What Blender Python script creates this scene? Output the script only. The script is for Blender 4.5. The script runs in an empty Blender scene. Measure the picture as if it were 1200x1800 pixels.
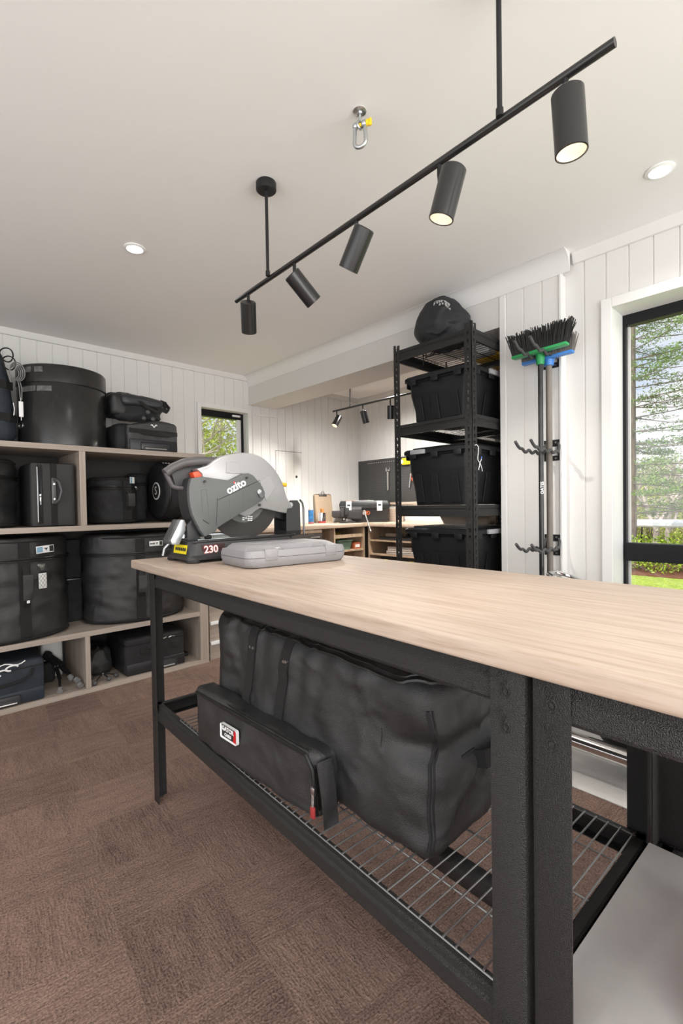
import bpy, bmesh, math, random
import numpy as np
from mathutils import Vector, Matrix, noise
from mathutils.bvhtree import BVHTree
random.seed(7)
EXPOSURE, SKY, SUN, REAR, SIDE = 0.0, 1.0, 4.2, 158, 37
DOWN, TRACK, ALC, ALC_FILL = 14, 13, 32, 78
PI = math.pi
scene = bpy.context.scene
COL = scene.collection
# ------------------------------------------------------------------ camera
cam_d = bpy.data.cameras.new('camera')
cam = bpy.data.objects.new('camera', cam_d)
COL.objects.link(cam)
yaw, pitch, roll = math.radians(43.158), math.radians(-1.2007), math.radians(-0.9244)
f = Vector((math.sin(yaw)*math.cos(pitch), math.cos(yaw)*math.cos(pitch), math.sin(pitch)))
r = Vector((math.cos(yaw), -math.sin(yaw), 0)); u = r.cross(f)
r2 = math.cos(roll)*r + math.sin(roll)*u
u2 = -math.sin(roll)*r + math.cos(roll)*u
cam.matrix_world = Matrix(((r2.x, u2.x, -f.x, 0), (r2.y, u2.y, -f.y, 0), (r2.z, u2.z, -f.z, 1.17), (0, 0, 0, 1)))
cam_d.sensor_fit = 'HORIZONTAL'; cam_d.sensor_width = 36
cam_d.lens = 828.045/1200*36
cam_d.shift_y = 7.6/1200
cam_d.clip_start = 0.05; cam_d.clip_end = 300
scene.camera = cam
# ------------------------------------------------------------------ view
scene.view_settings.view_transform = 'Standard'
scene.view_settings.look = 'None'
scene.view_settings.gamma = 1
scene.view_settings.use_curve_mapping = False
scene.view_settings.exposure = EXPOSURE
# ------------------------------------------------------------------ sky
w = bpy.data.worlds.new('sky'); scene.world = w; w.use_nodes = True
nt = w.node_tree; nt.nodes.clear()
o_ = nt.nodes.new('ShaderNodeOutputWorld'); bg = nt.nodes.new('ShaderNodeBackground')
tc = nt.nodes.new('ShaderNodeTexCoord'); nz = nt.nodes.new('ShaderNodeTexNoise')
mp = nt.nodes.new('ShaderNodeMapping'); mp.inputs['Scale'].default_value = (1, 1, 2.2)
rp = nt.nodes.new('ShaderNodeValToRGB')
nz.inputs['Scale'].default_value = 3.2; nz.inputs['Detail'].default_value = 6
rp.color_ramp.elements[0].position = .36; rp.color_ramp.elements[0].color = (.62, .76, 1, 1)
rp.color_ramp.elements[1].position = .55; rp.color_ramp.elements[1].color = (1, 1, 1, 1)
nt.links.new(tc.outputs['Generated'], mp.inputs['Vector']); nt.links.new(mp.outputs['Vector'], nz.inputs['Vector'])
nt.links.new(nz.outputs['Fac'], rp.inputs['Fac']); nt.links.new(rp.outputs['Color'], bg.inputs['Color'])
bg.inputs['Strength'].default_value = SKY
nt.links.new(bg.outputs['Background'], o_.inputs['Surface'])
# ------------------------------------------------------------------ sun and big area lights
def light(name, kind, loc, aim, energy, color=(1, 1, 1), **kw):
    d = bpy.data.lights.new(name, kind); d.energy = energy; d.color = color
    for k, v in kw.items(): setattr(d, k, v)
    o = bpy.data.objects.new(name, d); COL.objects.link(o); o.location = loc
    o.rotation_euler = (Vector(aim)-Vector(loc)).to_track_quat('-Z', 'Y').to_euler()
    return o
light('sun', 'SUN', (-5, 4, 12), (3, 3.2, 0), SUN, (1, .96, .88), angle=.02)
# added fill light behind the camera, the door opening there is assumed
light('rear_fill', 'AREA', (.35, -2.55, 1.2), (.35, 3, 2.9), REAR, (1, .985, .965), shape='RECTANGLE', size=4.0, size_y=2.3)
# added fill light on the unseen left side, no known source there
light('side_fill', 'AREA', (-1.75, .6, 1.4), (2, 1.4, 2.5), SIDE, (1, .985, .965), shape='RECTANGLE', size=3.6, size_y=1.9)
# ------------------------------------------------------------------ materials
MATS = {}
def mat(name, color, rough=.5, metal=0, bump=0, bscale=200, var=0, vscale=8, spec=.5, detail=3, trans=0, emit=0, alpha=None, stretch=None, coat=0, crease=0, cscale=9):
    if name in MATS: return MATS[name]
    m = bpy.data.materials.new(name); m.use_nodes = True
    t = m.node_tree; b = t.nodes['Principled BSDF']
    b.inputs['Base Color'].default_value = (*color, 1)
    b.inputs['Roughness'].default_value = rough; b.inputs['Metallic'].default_value = metal
    b.inputs['Specular IOR Level'].default_value = spec
    b.inputs['Coat Weight'].default_value = coat
    if trans: b.inputs['Transmission Weight'].default_value = trans
    if emit:
        b.inputs['Emission Color'].default_value = (*color, 1); b.inputs['Emission Strength'].default_value = emit
    if bump or var:
        c = t.nodes.new('ShaderNodeTexCoord'); vec = c.outputs['Object']
        if stretch:
            mpn = t.nodes.new('ShaderNodeMapping'); mpn.inputs['Scale'].default_value = stretch
            t.links.new(vec, mpn.inputs['Vector']); vec = mpn.outputs['Vector']
    if bump:
        n = t.nodes.new('ShaderNodeTexNoise'); n.inputs['Scale'].default_value = bscale; n.inputs['Detail'].default_value = detail
        t.links.new(vec, n.inputs['Vector'])
        bp = t.nodes.new('ShaderNodeBump'); bp.inputs['Strength'].default_value = bump; bp.inputs['Distance'].default_value = .004
        t.links.new(n.outputs['Fac'], bp.inputs['Height']); t.links.new(bp.outputs['Normal'], b.inputs['Normal'])
        if crease:      # broad soft folds of slack cloth
            n3 = t.nodes.new('ShaderNodeTexNoise'); n3.inputs['Scale'].default_value = cscale; n3.inputs['Detail'].default_value = 1.5; n3.inputs['Distortion'].default_value = .7
            t.links.new(vec, n3.inputs['Vector'])
            b3 = t.nodes.new('ShaderNodeBump'); b3.inputs['Strength'].default_value = crease; b3.inputs['Distance'].default_value = .035
            t.links.new(n3.outputs['Fac'], b3.inputs['Height']); t.links.new(b3.outputs['Normal'], bp.inputs['Normal'])
    if var:
        n2 = t.nodes.new('ShaderNodeTexNoise'); n2.inputs['Scale'].default_value = vscale; n2.inputs['Detail'].default_value = 5
        t.links.new(vec, n2.inputs['Vector'])
        cr = t.nodes.new('ShaderNodeValToRGB')
        cr.color_ramp.elements[0].position = .3; cr.color_ramp.elements[1].position = .7
        cr.color_ramp.elements[0].color = (*[max(0, x*(1-var)) for x in color], 1)
        cr.color_ramp.elements[1].color = (*[min(1, x*(1+var)) for x in color], 1)
        t.links.new(n2.outputs['Fac'], cr.inputs['Fac']); t.links.new(cr.outputs['Color'], b.inputs['Base Color'])
    MATS[name] = m
    return m
def wood(name, c0, c1, axis, scale=1.0, rough=.5):
    """pale oak laminate with grain running along one object axis"""
    m = bpy.data.materials.new(name); m.use_nodes = True; t = m.node_tree; b = t.nodes['Principled BSDF']
    c = t.nodes.new('ShaderNodeTexCoord'); mpn = t.nodes.new('ShaderNodeMapping')
    s = [26*scale]*3; s[axis] = 1.3*scale; mpn.inputs['Scale'].default_value = s
    t.links.new(c.outputs['Object'], mpn.inputs['Vector'])
    n = t.nodes.new('ShaderNodeTexNoise'); n.inputs['Scale'].default_value = 1.0; n.inputs['Detail'].default_value = 8; n.inputs['Distortion'].default_value = .5
    n2 = t.nodes.new('ShaderNodeTexNoise'); n2.inputs['Scale'].default_value = 6; n2.inputs['Detail'].default_value = 4
    t.links.new(mpn.outputs['Vector'], n.inputs['Vector']); t.links.new(mpn.outputs['Vector'], n2.inputs['Vector'])
    mx = t.nodes.new('ShaderNodeMath'); mx.operation = 'MULTIPLY_ADD'; mx.inputs[1].default_value = .35
    t.links.new(n2.outputs['Fac'], mx.inputs[0]); t.links.new(n.outputs['Fac'], mx.inputs[2])
    cr = t.nodes.new('ShaderNodeValToRGB'); e = cr.color_ramp.elements
    e[0].position = .42; e[0].color = (*c0, 1); e[1].position = .78; e[1].color = (*c1, 1)
    t.links.new(mx.outputs[0], cr.inputs['Fac']); t.links.new(cr.outputs['Color'], b.inputs['Base Color'])
    b.inputs['Roughness'].default_value = rough
    MATS[name] = m
    return m
# ------------------------------------------------------------------ mesh builder
def V(*a): return Vector(a)
class B:
    def __init__(s): s.bm = bmesh.new()
    def box(s, x0, x1, y0, y1, z0, z1, bev=0, seg=2, mtx=None):
        g = bmesh.ops.create_cube(s.bm, size=1)
        vs = g['verts']
        for v in vs: v.co = V((x0+x1)/2+v.co.x*(x1-x0), (y0+y1)/2+v.co.y*(y1-y0), (z0+z1)/2+v.co.z*(z1-z0))
        if bev:
            es = list({e for v in vs for e in v.link_edges})
            rr = bmesh.ops.bevel(s.bm, geom=es, offset=bev, segments=seg, profile=.5, affect='EDGES')
            vs = list({v for fc in rr['faces'] for v in fc.verts} | {v for v in vs if v.is_valid})
        if mtx is not None:
            for v in vs: v.co = mtx @ v.co
        return s
    def cyl(s, p0, p1, r, r2=None, seg=24, caps=True):
        p0, p1 = V(*p0), V(*p1); r2 = r if r2 is None else r2
        d = p1-p0; q = d.to_track_quat('Z', 'Y').to_matrix().to_4x4()
        m = Matrix.Translation((p0+p1)/2) @ q
        bmesh.ops.create_cone(s.bm, cap_ends=caps, segments=seg, radius1=r, radius2=r2, depth=d.length, matrix=m)
        return s
    def ball(s, c, r, seg=16, scale=(1, 1, 1)):
        m = Matrix.Translation(V(*c)) @ Matrix.Diagonal((*scale, 1))
        bmesh.ops.create_uvsphere(s.bm, u_segments=seg, v_segments=max(8, seg//2), radius=r, matrix=m)
        return s
    def tube(s, pts, r, seg=8, closed=False, r_end=None):
        pts = [V(*p) for p in pts]; n = len(pts); rings = []
        up = None
        for i, p in enumerate(pts):
            a = pts[(i-1) % n] if (closed or i > 0) else p
            b = pts[(i+1) % n] if (closed or i < n-1) else p
            t = (b-a).normalized()
            if up is None:
                up = t.orthogonal().normalized()
            up = (up - t*up.dot(t))
            if up.length < 1e-6: up = t.orthogonal()
            up.normalize(); w_ = t.cross(up)
            rad = r if r_end is None else r+(r_end-r)*i/(n-1)
            rings.append([s.bm.verts.new(p+rad*(math.cos(2*PI*k/seg)*up+math.sin(2*PI*k/seg)*w_)) for k in range(seg)])
        m = n if closed else n-1
        for i in range(m):
            A, C = rings[i], rings[(i+1) % n]
            for k in range(seg): s.bm.faces.new((A[k], A[(k+1) % seg], C[(k+1) % seg], C[k]))
        if not closed:
            s.bm.faces.new(rings[0][::-1]); s.bm.faces.new(rings[-1])
        return s
    def ribbon(s, pts, wdir, width, th):
        """flat strap swept along pts; wdir = width direction"""
        pts = [V(*p) for p in pts]; wd = V(*wdir).normalized(); n = len(pts); rings = []
        for i, p in enumerate(pts):
            t = (pts[min(i+1, n-1)]-pts[max(i-1, 0)]).normalized()
            wv = (wd-t*wd.dot(t)).normalized(); nn = t.cross(wv)
            rings.append([s.bm.verts.new(p+a*wv*width/2+b*nn*th/2) for a, b in ((-1, -1), (1, -1), (1, 1), (-1, 1))])
        for i in range(n-1):
            for k in range(4): s.bm.faces.new((rings[i][k], rings[i][(k+1) % 4], rings[i+1][(k+1) % 4], rings[i+1][k]))
        s.bm.faces.new(rings[0][::-1]); s.bm.faces.new(rings[-1])
        return s
    def prism(s, pts, d, bev=0):
        """polygon pts (3-D, planar) extruded along vector d"""
        d = V(*d); a = [s.bm.verts.new(V(*p)) for p in pts]; b = [s.bm.verts.new(V(*p)+d) for p in pts]
        n = len(pts); fs = [s.bm.faces.new(a), s.bm.faces.new(b[::-1])]
        for i in range(n): fs.append(s.bm.faces.new((a[(i+1) % n], a[i], b[i], b[(i+1) % n])))
        bmesh.ops.recalc_face_normals(s.bm, faces=fs)
        if bev:
            es = [e for fc in fs[:2] for e in fc.edges]
            bmesh.ops.bevel(s.bm, geom=es, offset=bev, segments=2, profile=.5, affect='EDGES')
        return s
    def lathe(s, prof, seg=48, sx=1, sy=1, c=(0, 0, 0), axis='Z', close=True):
        c = V(*c); rings = []
        for rr, z in prof:
            ring = []
            for k in range(seg):
                a = 2*PI*k/seg; p = V(rr*math.cos(a)*sx, rr*math.sin(a)*sy, z)
                if axis == 'X': p = V(p.z, p.x, p.y)
                elif axis == 'Y': p = V(p.y, p.z, p.x)
                ring.append(s.bm.verts.new(c+p))
            rings.append(ring)
        for i in range(len(rings)-1):
            for k in range(seg): s.bm.faces.new((rings[i][k], rings[i][(k+1) % seg], rings[i+1][(k+1) % seg], rings[i+1][k]))
        if close:
            s.bm.faces.new(rings[0][::-1]); s.bm.faces.new(rings[-1])
        return s
    def soft(s, sx, sy, sz, rad=.25, cuts=14, amp=.01, nscale=4, seed=0, puff=0, c=(0, 0, 0), shape=None, ridge=0):
        """soft-sided bag: rounded box sx,sy,sz resting on z=0 with creases"""
        g = bmesh.ops.create_cube(s.bm, size=2)
        es = list({e for v in g['verts'] for e in v.link_edges})
        old = set(s.bm.verts)-set(g['verts'])
        bmesh.ops.subdivide_edges(s.bm, edges=es, cuts=cuts, use_grid_fill=True)
        vs = [v for v in s.bm.verts if v not in old]
        S = V(sx, sy, sz)/2; R = rad*min(S)
        off = V(seed*7.3, seed*3.1, seed*5.7); c = V(*c)
        for v in vs:
            p = V(v.co.x*S.x, v.co.y*S.y, v.co.z*S.z)
            q = V(*[max(-S[i]+R, min(S[i]-R, p[i])) for i in range(3)])
            d = p-q
            nrm = d.normalized() if d.length > 1e-9 else V(0, 0, 1)
            p = q+nrm*R if d.length > 1e-9 else p
            if puff:
                k = (1-(p.x/S.x)**2)*(1-(p.z/S.z)**2); p.y += puff*k*(1 if p.y > 0 else -1)
            nn = noise.fractal((p+off)*nscale, 1.0, 2.0, 4)
            if ridge: nn = nn*(1-ridge)+ridge*(1-2*abs(noise.noise((p+off)*nscale*1.4+V(0, 0, nn))))*.8
            p += nrm*amp*nn
            p.z = max(p.z, -S.z)
            p += V(0, 0, S.z)
            if shape: p = shape(p)
            v.co = c+p
        return s
    def add(s, mesh, mtx):
        n0 = len(s.bm.verts); s.bm.from_mesh(mesh); s.bm.verts.ensure_lookup_table()
        for v in s.bm.verts[n0:]: v.co = mtx @ v.co
        return s
    def outs(s, name, m, parent=None, gap=.012, **k):
        """one object for each separate piece (pieces nearer than gap stay together)"""
        bm = s.bm; seen = {}; isl = []
        for v in bm.verts:
            if v in seen: continue
            st = [v]; seen[v] = len(isl); cur = []
            while st:
                q = st.pop(); cur.append(q)
                for e in q.link_edges:
                    w_ = e.other_vert(q)
                    if w_ not in seen: seen[w_] = len(isl); st.append(w_)
            isl.append(cur)
        bb = [(V(*[min(v.co[i] for v in c) for i in range(3)]), V(*[max(v.co[i] for v in c) for i in range(3)])) for c in isl]
        par = list(range(len(isl)))
        def find(i):
            while par[i] != i: i = par[i]
            return i
        for i in range(len(isl)):
            for j in range(i):
                if all(bb[i][0][q]-gap <= bb[j][1][q] and bb[j][0][q]-gap <= bb[i][1][q] for q in range(3)): par[find(i)] = find(j)
        groups = {}
        for i, c in enumerate(isl): groups.setdefault(find(i), set()).update(c)
        res = []
        for g in groups.values():
            nb = B(); mp_ = {v: nb.bm.verts.new(v.co) for v in g}
            for fc in bm.faces:
                if fc.verts[0] in mp_: nb.bm.faces.new([mp_[v] for v in fc.verts])
            res.append(nb.out(name, m, parent, **k))
        bm.free(); return res
    def move(s, mtx):
        for v in s.bm.verts: v.co = mtx @ v.co
        return s
    def out(s, name, m, parent=None, smooth=True, loc=None, kind=None, rotz=0, angle=40, label=None):
        me = bpy.data.meshes.new(name)
        bmesh.ops.recalc_face_normals(s.bm, faces=s.bm.faces)
        if smooth:
            for fc in s.bm.faces: fc.smooth = True
            ang = math.radians(angle)
            for e in s.bm.edges:
                if len(e.link_faces) == 2 and e.calc_face_angle(0) > ang: e.smooth = False
        s.bm.to_mesh(me); s.bm.free()
        me.materials.append(m)
        o = bpy.data.objects.new(name, me); COL.objects.link(o)
        if parent is not None: o.parent = parent
        if loc is not None: o.location = loc
        if rotz: o.rotation_euler = (0, 0, rotz)
        if kind: o['kind'] = kind
        if label: o['label'] = label
        return o
def snap(bvh, pts, off=.002, n=6):
    """lay a path on a surface: densify, pull every point to the nearest surface point, lift it by off"""
    pts = [V(*p) for p in pts]; out = []
    for a, b in zip(pts, pts[1:]):
        for i in range(n): out.append(a.lerp(b, i/n))
    out.append(pts[-1]); res = []
    for p in out:
        c, nn, _, _ = bvh.find_nearest(p); res.append(tuple(c+nn*off))
    return res
def tag(o, label, cat, group=None, kind=None):
    o['label'] = label; o['category'] = cat
    if group: o['group'] = group
    if kind: o['kind'] = kind
    return o
def thing(name, label, cat, loc=(0, 0, 0), rotz=0, group=None, parent=None):
    o = bpy.data.objects.new(name, None); COL.objects.link(o); o.location = loc; o.rotation_euler = (0, 0, rotz)
    o.empty_display_size = .05
    return tag(o, label, cat, group)
def dup(root, loc, rotz=None, label=None):
    rr = root.copy(); COL.objects.link(rr); rr.location = loc
    if rotz is not None: rr.rotation_euler = (0, 0, rotz)
    if label: rr['label'] = label
    for ch in list(root.children):
        c = ch.copy(); COL.objects.link(c); c.parent = rr
        for g in ch.children:
            d = g.copy(); COL.objects.link(d); d.parent = c
    return rr
def text_mesh(body, size, ext=.001, off=0, bold=0):
    cu = bpy.data.curves.new('lettering', 'FONT'); cu.body = body; cu.size = size; cu.extrude = ext; cu.offset = off
    cu.align_x = 'CENTER'; cu.align_y = 'CENTER'; cu.resolution_u = 3
    to = bpy.data.objects.new('lettering', cu); COL.objects.link(to)
    dg = bpy.context.evaluated_depsgraph_get(); dg.update()
    me = bpy.data.meshes.new_from_object(to.evaluated_get(dg))
    bpy.data.objects.remove(to); bpy.data.curves.remove(cu)
    return me
def frame_mtx(origin, right, up):
    rg = V(*right).normalized(); up = V(*up); up = (up-rg*up.dot(rg)).normalized(); n = rg.cross(up)
    return Matrix(((rg.x, up.x, n.x, origin[0]), (rg.y, up.y, n.y, origin[1]), (rg.z, up.z, n.z, origin[2]), (0, 0, 0, 1)))
def arc(c, r, a0, a1, n, ax=0, ay=2):
    o = []
    for i in range(n+1):
        a = a0+(a1-a0)*i/n; p = [c[0], c[1], c[2]]; p[ax] += r*math.cos(a); p[ay] += r*math.sin(a); o.append(tuple(p))
    return o
# common materials
M_WALL = mat('white_painted_board', (.69, .68, .66), .55)
M_CEIL = mat('ceiling_paint', (.85, .845, .83), .8)
M_TRIM = mat('white_trim_paint', (.72, .715, .70), .45)
M_BEAM = mat('beam_paint', (.62, .61, .59), .6)
M_BLK = mat('black_powder_coat', (.011, .011, .012), .42, 0, .5, 900, spec=.35)
M_HAM = mat('hammered_black_steel', (.0115, .0113, .011), .36, .0, .8, 620, .6, 400, spec=.7, detail=2)
M_RACK = mat('black_rack_steel', (.013, .0128, .0125), .45, .0, .5, 500, spec=.4)
M_FAB = mat('black_nylon', (.018, .018, .019), .58, 0, .6, 700, .35, 18, spec=.4, crease=.4, cscale=7)
M_FAB2 = mat('charcoal_nylon', (.019, .019, .0195), .43, 0, .5, 500, .45, 7, spec=.75, crease=.55, cscale=6)
M_SHADE = mat('satin_black_lamp', (.012, .012, .0125), .30, spec=.6)
M_NAVY = mat('dark_navy_nylon', (.026, .032, .042), .55, 0, .6, 600, .3, 12, spec=.4)
M_STRAP = mat('black_webbing', (.014, .014, .014), .7, 0, .9, 900)
M_ZIP = mat('black_zip', (.012, .012, .012), .35)
M_RUB = mat('black_rubber', (.012, .012, .012), .55)
M_PLA = mat('black_plastic', (.018, .018, .02), .38, 0, .15, 300)
M_CHR = mat('chrome', (.78, .78, .78), .08, 1)
M_STE = mat('bright_steel', (.6, .6, .6), .28, 1, .2, 120)
M_ZINC = mat('zinc_plate', (.55, .58, .6), .35, 1, .2, 60)
M_WHITE = mat('white_print', (.85, .85, .84), .5)
M_FVC = mat('fibre_drum_shell', (.018, .018, .018), .27, 0, .06, 60, .3, 5, spec=.6)
M_OAK = wood('pale_oak_laminate', (.40, .297, .224), (.545, .435, .355), 1, 3.6)
M_OAKX = wood('oak_laminate_along', (.44, .32, .23), (.61, .48, .37), 0)
M_SHELF = wood('taupe_laminate', (.30, .245, .20), (.42, .355, .30), 0, 1.2, .55)
M_SHELFV = wood('taupe_laminate_upright', (.30, .245, .20), (.42, .355, .30), 2, 1.2, .55)
# =================================================================== the room
def carpet_mat():
    m = bpy.data.materials.new('carpet_tiles'); m.use_nodes = True; t = m.node_tree; b = t.nodes['Principled BSDF']
    N = t.nodes.new; L = t.links.new
    c = N('ShaderNodeTexCoord')
    rot = N('ShaderNodeMapping'); rot.inputs['Rotation'].default_value = (0, 0, .10); rot.inputs['Scale'].default_value = (3.6, 3.6, 0)
    L(c.outputs['Object'], rot.inputs['Vector'])
    fl = N('ShaderNodeVectorMath'); fl.operation = 'FLOOR'; L(rot.outputs['Vector'], fl.inputs[0])
    wn = N('ShaderNodeTexWhiteNoise'); wn.noise_dimensions = '3D'; L(fl.outputs[0], wn.inputs['Vector'])
    sep = N('ShaderNodeSeparateXYZ'); L(fl.outputs[0], sep.inputs[0])
    ad = N('ShaderNodeMath'); ad.operation = 'ADD'; L(sep.outputs[0], ad.inputs[0]); L(sep.outputs[1], ad.inputs[1])
    md = N('ShaderNodeMath'); md.operation = 'PINGPONG'; md.inputs[1].default_value = 1; L(ad.outputs[0], md.inputs[0])
    def streak(sc, detail, nscale=1):
        mp = N('ShaderNodeMapping'); mp.inputs['Scale'].default_value = sc; L(rot.outputs['Vector'], mp.inputs['Vector'])
        av = N('ShaderNodeVectorMath'); av.operation = 'MULTIPLY_ADD'; av.inputs[1].default_value = (17, 31, 0)
        L(fl.outputs[0], av.inputs[0]); L(mp.outputs['Vector'], av.inputs[2])
        n = N('ShaderNodeTexNoise'); n.inputs['Scale'].default_value = nscale; n.inputs['Detail'].default_value = detail
        L(av.outputs[0], n.inputs['Vector']); return n.outputs['Fac']
    def pick(a, b_):
        mx = N('ShaderNodeMix'); mx.data_type = 'FLOAT'; L(md.outputs[0], mx.inputs['Factor']); L(a, mx.inputs[2]); L(b_, mx.inputs[3]); return mx.outputs[0]
    broad = pick(streak((1.2, 9, 1), 3), streak((9, 1.2, 1), 3))
    fine = pick(streak((7, 44, 1), 2), streak((44, 7, 1), 2))
    loop = N('ShaderNodeTexNoise'); loop.inputs['Scale'].default_value = 170; loop.inputs['Detail'].default_value = 2
    L(c.outputs['Object'], loop.inputs['Vector'])
    cloud = N('ShaderNodeTexNoise'); cloud.inputs['Scale'].default_value = 2.2; L(c.outputs['Object'], cloud.inputs['Vector'])
    def madd(a, k, base):
        q = N('ShaderNodeMath'); q.operation = 'MULTIPLY_ADD'; q.inputs[1].default_value = k
        L(a, q.inputs[0])
        if isinstance(base, float): q.inputs[2].default_value = base
        else: L(base, q.inputs[2])
        return q.outputs[0]
    v = madd(broad, .30, -.365); v = madd(fine, .30, v); v = madd(loop.outputs['Fac'], .80, v); v = madd(wn.outputs['Value'], .10, v); v = madd(cloud.outputs['Fac'], .22, v)
    cr = N('ShaderNodeValToRGB'); e = cr.color_ramp.elements
    e[0].position = .22; e[0].color = (.066, .043, .036, 1); e[1].position = .75; e[1].color = (.32, .213, .170, 1)
    L(v, cr.inputs['Fac']); L(cr.outputs['Color'], b.inputs['Base Color'])
    b.inputs['Roughness'].default_value = .95; b.inputs['Specular IOR Level'].default_value = .15
    bp = N('ShaderNodeBump'); bp.inputs['Strength'].default_value = .8; bp.inputs['Distance'].default_value = .006
    L(madd(loop.outputs['Fac'], .8, fine), bp.inputs['Height']); L(bp.outputs['Normal'], b.inputs['Normal'])
    return m
X0, X1, Y0, Y1, ZC = -1.85, 2.48, -2.65, 3.85, 2.40
XB = 3.90                       # far wall of the alcove behind the beam
def struct(name, b, m, smooth=False, **k): return b.out(name, m, None, smooth, kind='structure', **k)
struct('floor', B().box(X0, X1+.10, Y0, Y1+.1, -.12, 0).box(X1+.10, XB+.1, 1.17, Y1+.1, -.12, 0), carpet_mat())
struct('ceiling', B().box(X0-.1, X1+.14, Y0-.1, Y1+.15, ZC, ZC+.14).box(X1+.14, XB+.15, 1.12, Y1+.15, ZC, ZC+.14), M_CEIL)
PITCH = .0968
def vj(b, axis, plane, a0, a1, z0, z1, phase, inward, th=.14):
    """wall of vertical V-jointed boards. axis 0: runs along X at y=plane; 1: along Y at x=plane. inward = +-1"""
    pts = [a0]; k = math.ceil((a0-phase)/PITCH+1e-6)
    prof = [(a0, 0)]
    while phase+k*PITCH < a1-.004:
        g = phase+k*PITCH
        if g > a0+.004: prof += [(g-.004, 0), (g-.0015, -.005), (g+.0015, -.005), (g+.004, 0)]
        k += 1
    prof.append((a1, 0)); prof += [(a1, -th), (a0, -th)]
    P = [((a, plane+d*inward, z0) if axis == 0 else (plane+d*inward, a, z0)) for a, d in prof]
    b.prism(P, (0, 0, z1-z0))
PL, PR = .532, .877
# left wall (runs along X) with the small window
WX0, WX1, WZ0, WZ1 = 1.941, 2.412, 1.30, 2.06
b = B()
vj(b, 0, Y1, X0, WX0-.01, 0, ZC, PL, -1); vj(b, 0, Y1, WX1+.01, XB+.1, 0, ZC, PL, -1)
vj(b, 0, Y1, WX0-.01, WX1+.01, 0, WZ0-.01, PL, -1); vj(b, 0, Y1, WX0-.01, WX1+.01, WZ1+.01, ZC, PL, -1)
struct('wall_left', b, M_WALL)
# right wall (runs along Y) with the tall window
VY0, VY1, VZ0, VZ1 = -.80, .75, .25, 2.085
b = B()
vj(b, 1, X1, VY1+.012, .9735, 0, ZC, PR, -1); vj(b, 1, X1, Y0, VY0-.012, 0, ZC, PR, -1)
vj(b, 1, X1, VY0-.012, VY1+.012, 0, VZ0-.012, PR, -1); vj(b, 1, X1, VY0-.012, VY1+.012, VZ1+.012, ZC, PR, -1)
struct('wall_right', b, M_WALL)
# short pier of wall the brooms hang on
b = B(); vj(b, 1, 2.43, .975, 1.292, 0, ZC, 1.162, -1, th=.305)
struct('wall_pier', b, M_WALL)
b = B(); vj(b, 1, XB, 1.285, Y1, 0, ZC, .05, -1); struct('wall_back', b, M_WALL)
struct('wall_alcove_side', B().box(2.735, XB+.1, 1.17, 1.285, 0, ZC), M_WALL)
struct('wall_near_side', B().box(X0-.14, X0, Y0, -1.25, 0, ZC).box(X0-.14, X0, 2.45, Y1+.1, 0, ZC).box(X0-.14, X0, -1.25, 2.45, 0, .42).box(X0-.14, X0, -1.25, 2.45, 2.36, ZC), M_WALL)  # wide opening is made up, cut to go with the side fill light
b = B(); b.box(X0, -1.7, Y0-.12, Y0, 0, ZC).box(2.38, X1+.14, Y0-.12, Y0, 0, ZC)
struct('wall_rear_side', b, M_WALL)  # unseen gap between the two pieces is assumed, paired with the rear fill
struct('ceiling_beam', B().box(2.43, 2.735, 1.292, Y1, 2.14, ZC), M_BEAM)
# cornices and trims
def cove(b, axis, face, a0, a1, z, r, inward, rz=None):
    rz = rz or r
    pr = [(0, 0), (0, -rz)]
    n = 8
    pts = [(0, 0), (0, -rz)]
    for i in range(n+1):
        t = PI/2*i/n; pts.append((r*(1-math.cos(t))*1.0+.004, -rz+rz*math.sin(t)*.96))
    pts.append((r, 0))
    P = [((a0, face+d*inward, z+q) if axis == 0 else (face+d*inward, a0, z+q)) for d, q in pts]
    b.prism(P, (a1-a0, 0, 0) if axis == 0 else (0, a1-a0, 0))
b = B(); cove(b, 1, 2.43, .925, Y1, ZC, .066, -1, .093)
struct('trim_1', b, M_TRIM, True)
b = B(); b.prism([(X1, .925, ZC), (X1, .925, ZC-.048), (X1-.012, .925, ZC-.046), (X1-.03, .925, ZC)], (0, Y0-.925, 0)); struct('trim_2', b, M_WALL)
b = B(); b.prism([(X0, Y1, ZC), (X0, Y1, ZC-.042), (X0, Y1-.014, ZC-.04), (X0, Y1-.03, ZC)], (2.44-X0, 0, 0)); struct('trim_3', b, M_WALL)
b = B(); b.prism([(2.735, Y1, ZC), (2.735, Y1, ZC-.045), (2.735, Y1-.014, ZC-.043), (2.735, Y1-.035, ZC)], (XB-2.735, 0, 0))
b.prism([(XB, 1.285, ZC), (XB, 1.285, ZC-.045), (XB-.014, 1.285, ZC-.043), (XB-.035, 1.285, ZC)], (0, Y1-1.285, 0)); struct('trim_4', b, M_BEAM)
struct('trim_5', B().box(2.424, 2.485, .966, .978, 0, ZC-.09, .002).box(2.424, 2.436, 1.262, 1.296, 0, 2.30, .002), M_TRIM)
b = B().box(X1-.016, X1, .75, .96, 0, .09, .003).box(X1-.016, X1, Y0, .75, 0, .09, .003); struct('baseboard_right', b, M_TRIM)
b = B().box(1.7, XB, Y1-.016, Y1, 0, .09, .003); struct('baseboard_left', b, M_TRIM)
# small picture-rail offcut left on the wall beside the little window
struct('trim_6', B().box(2.50, 2.735, Y1-.014, Y1, 2.052, 2.066, .003), M_TRIM)
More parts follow.
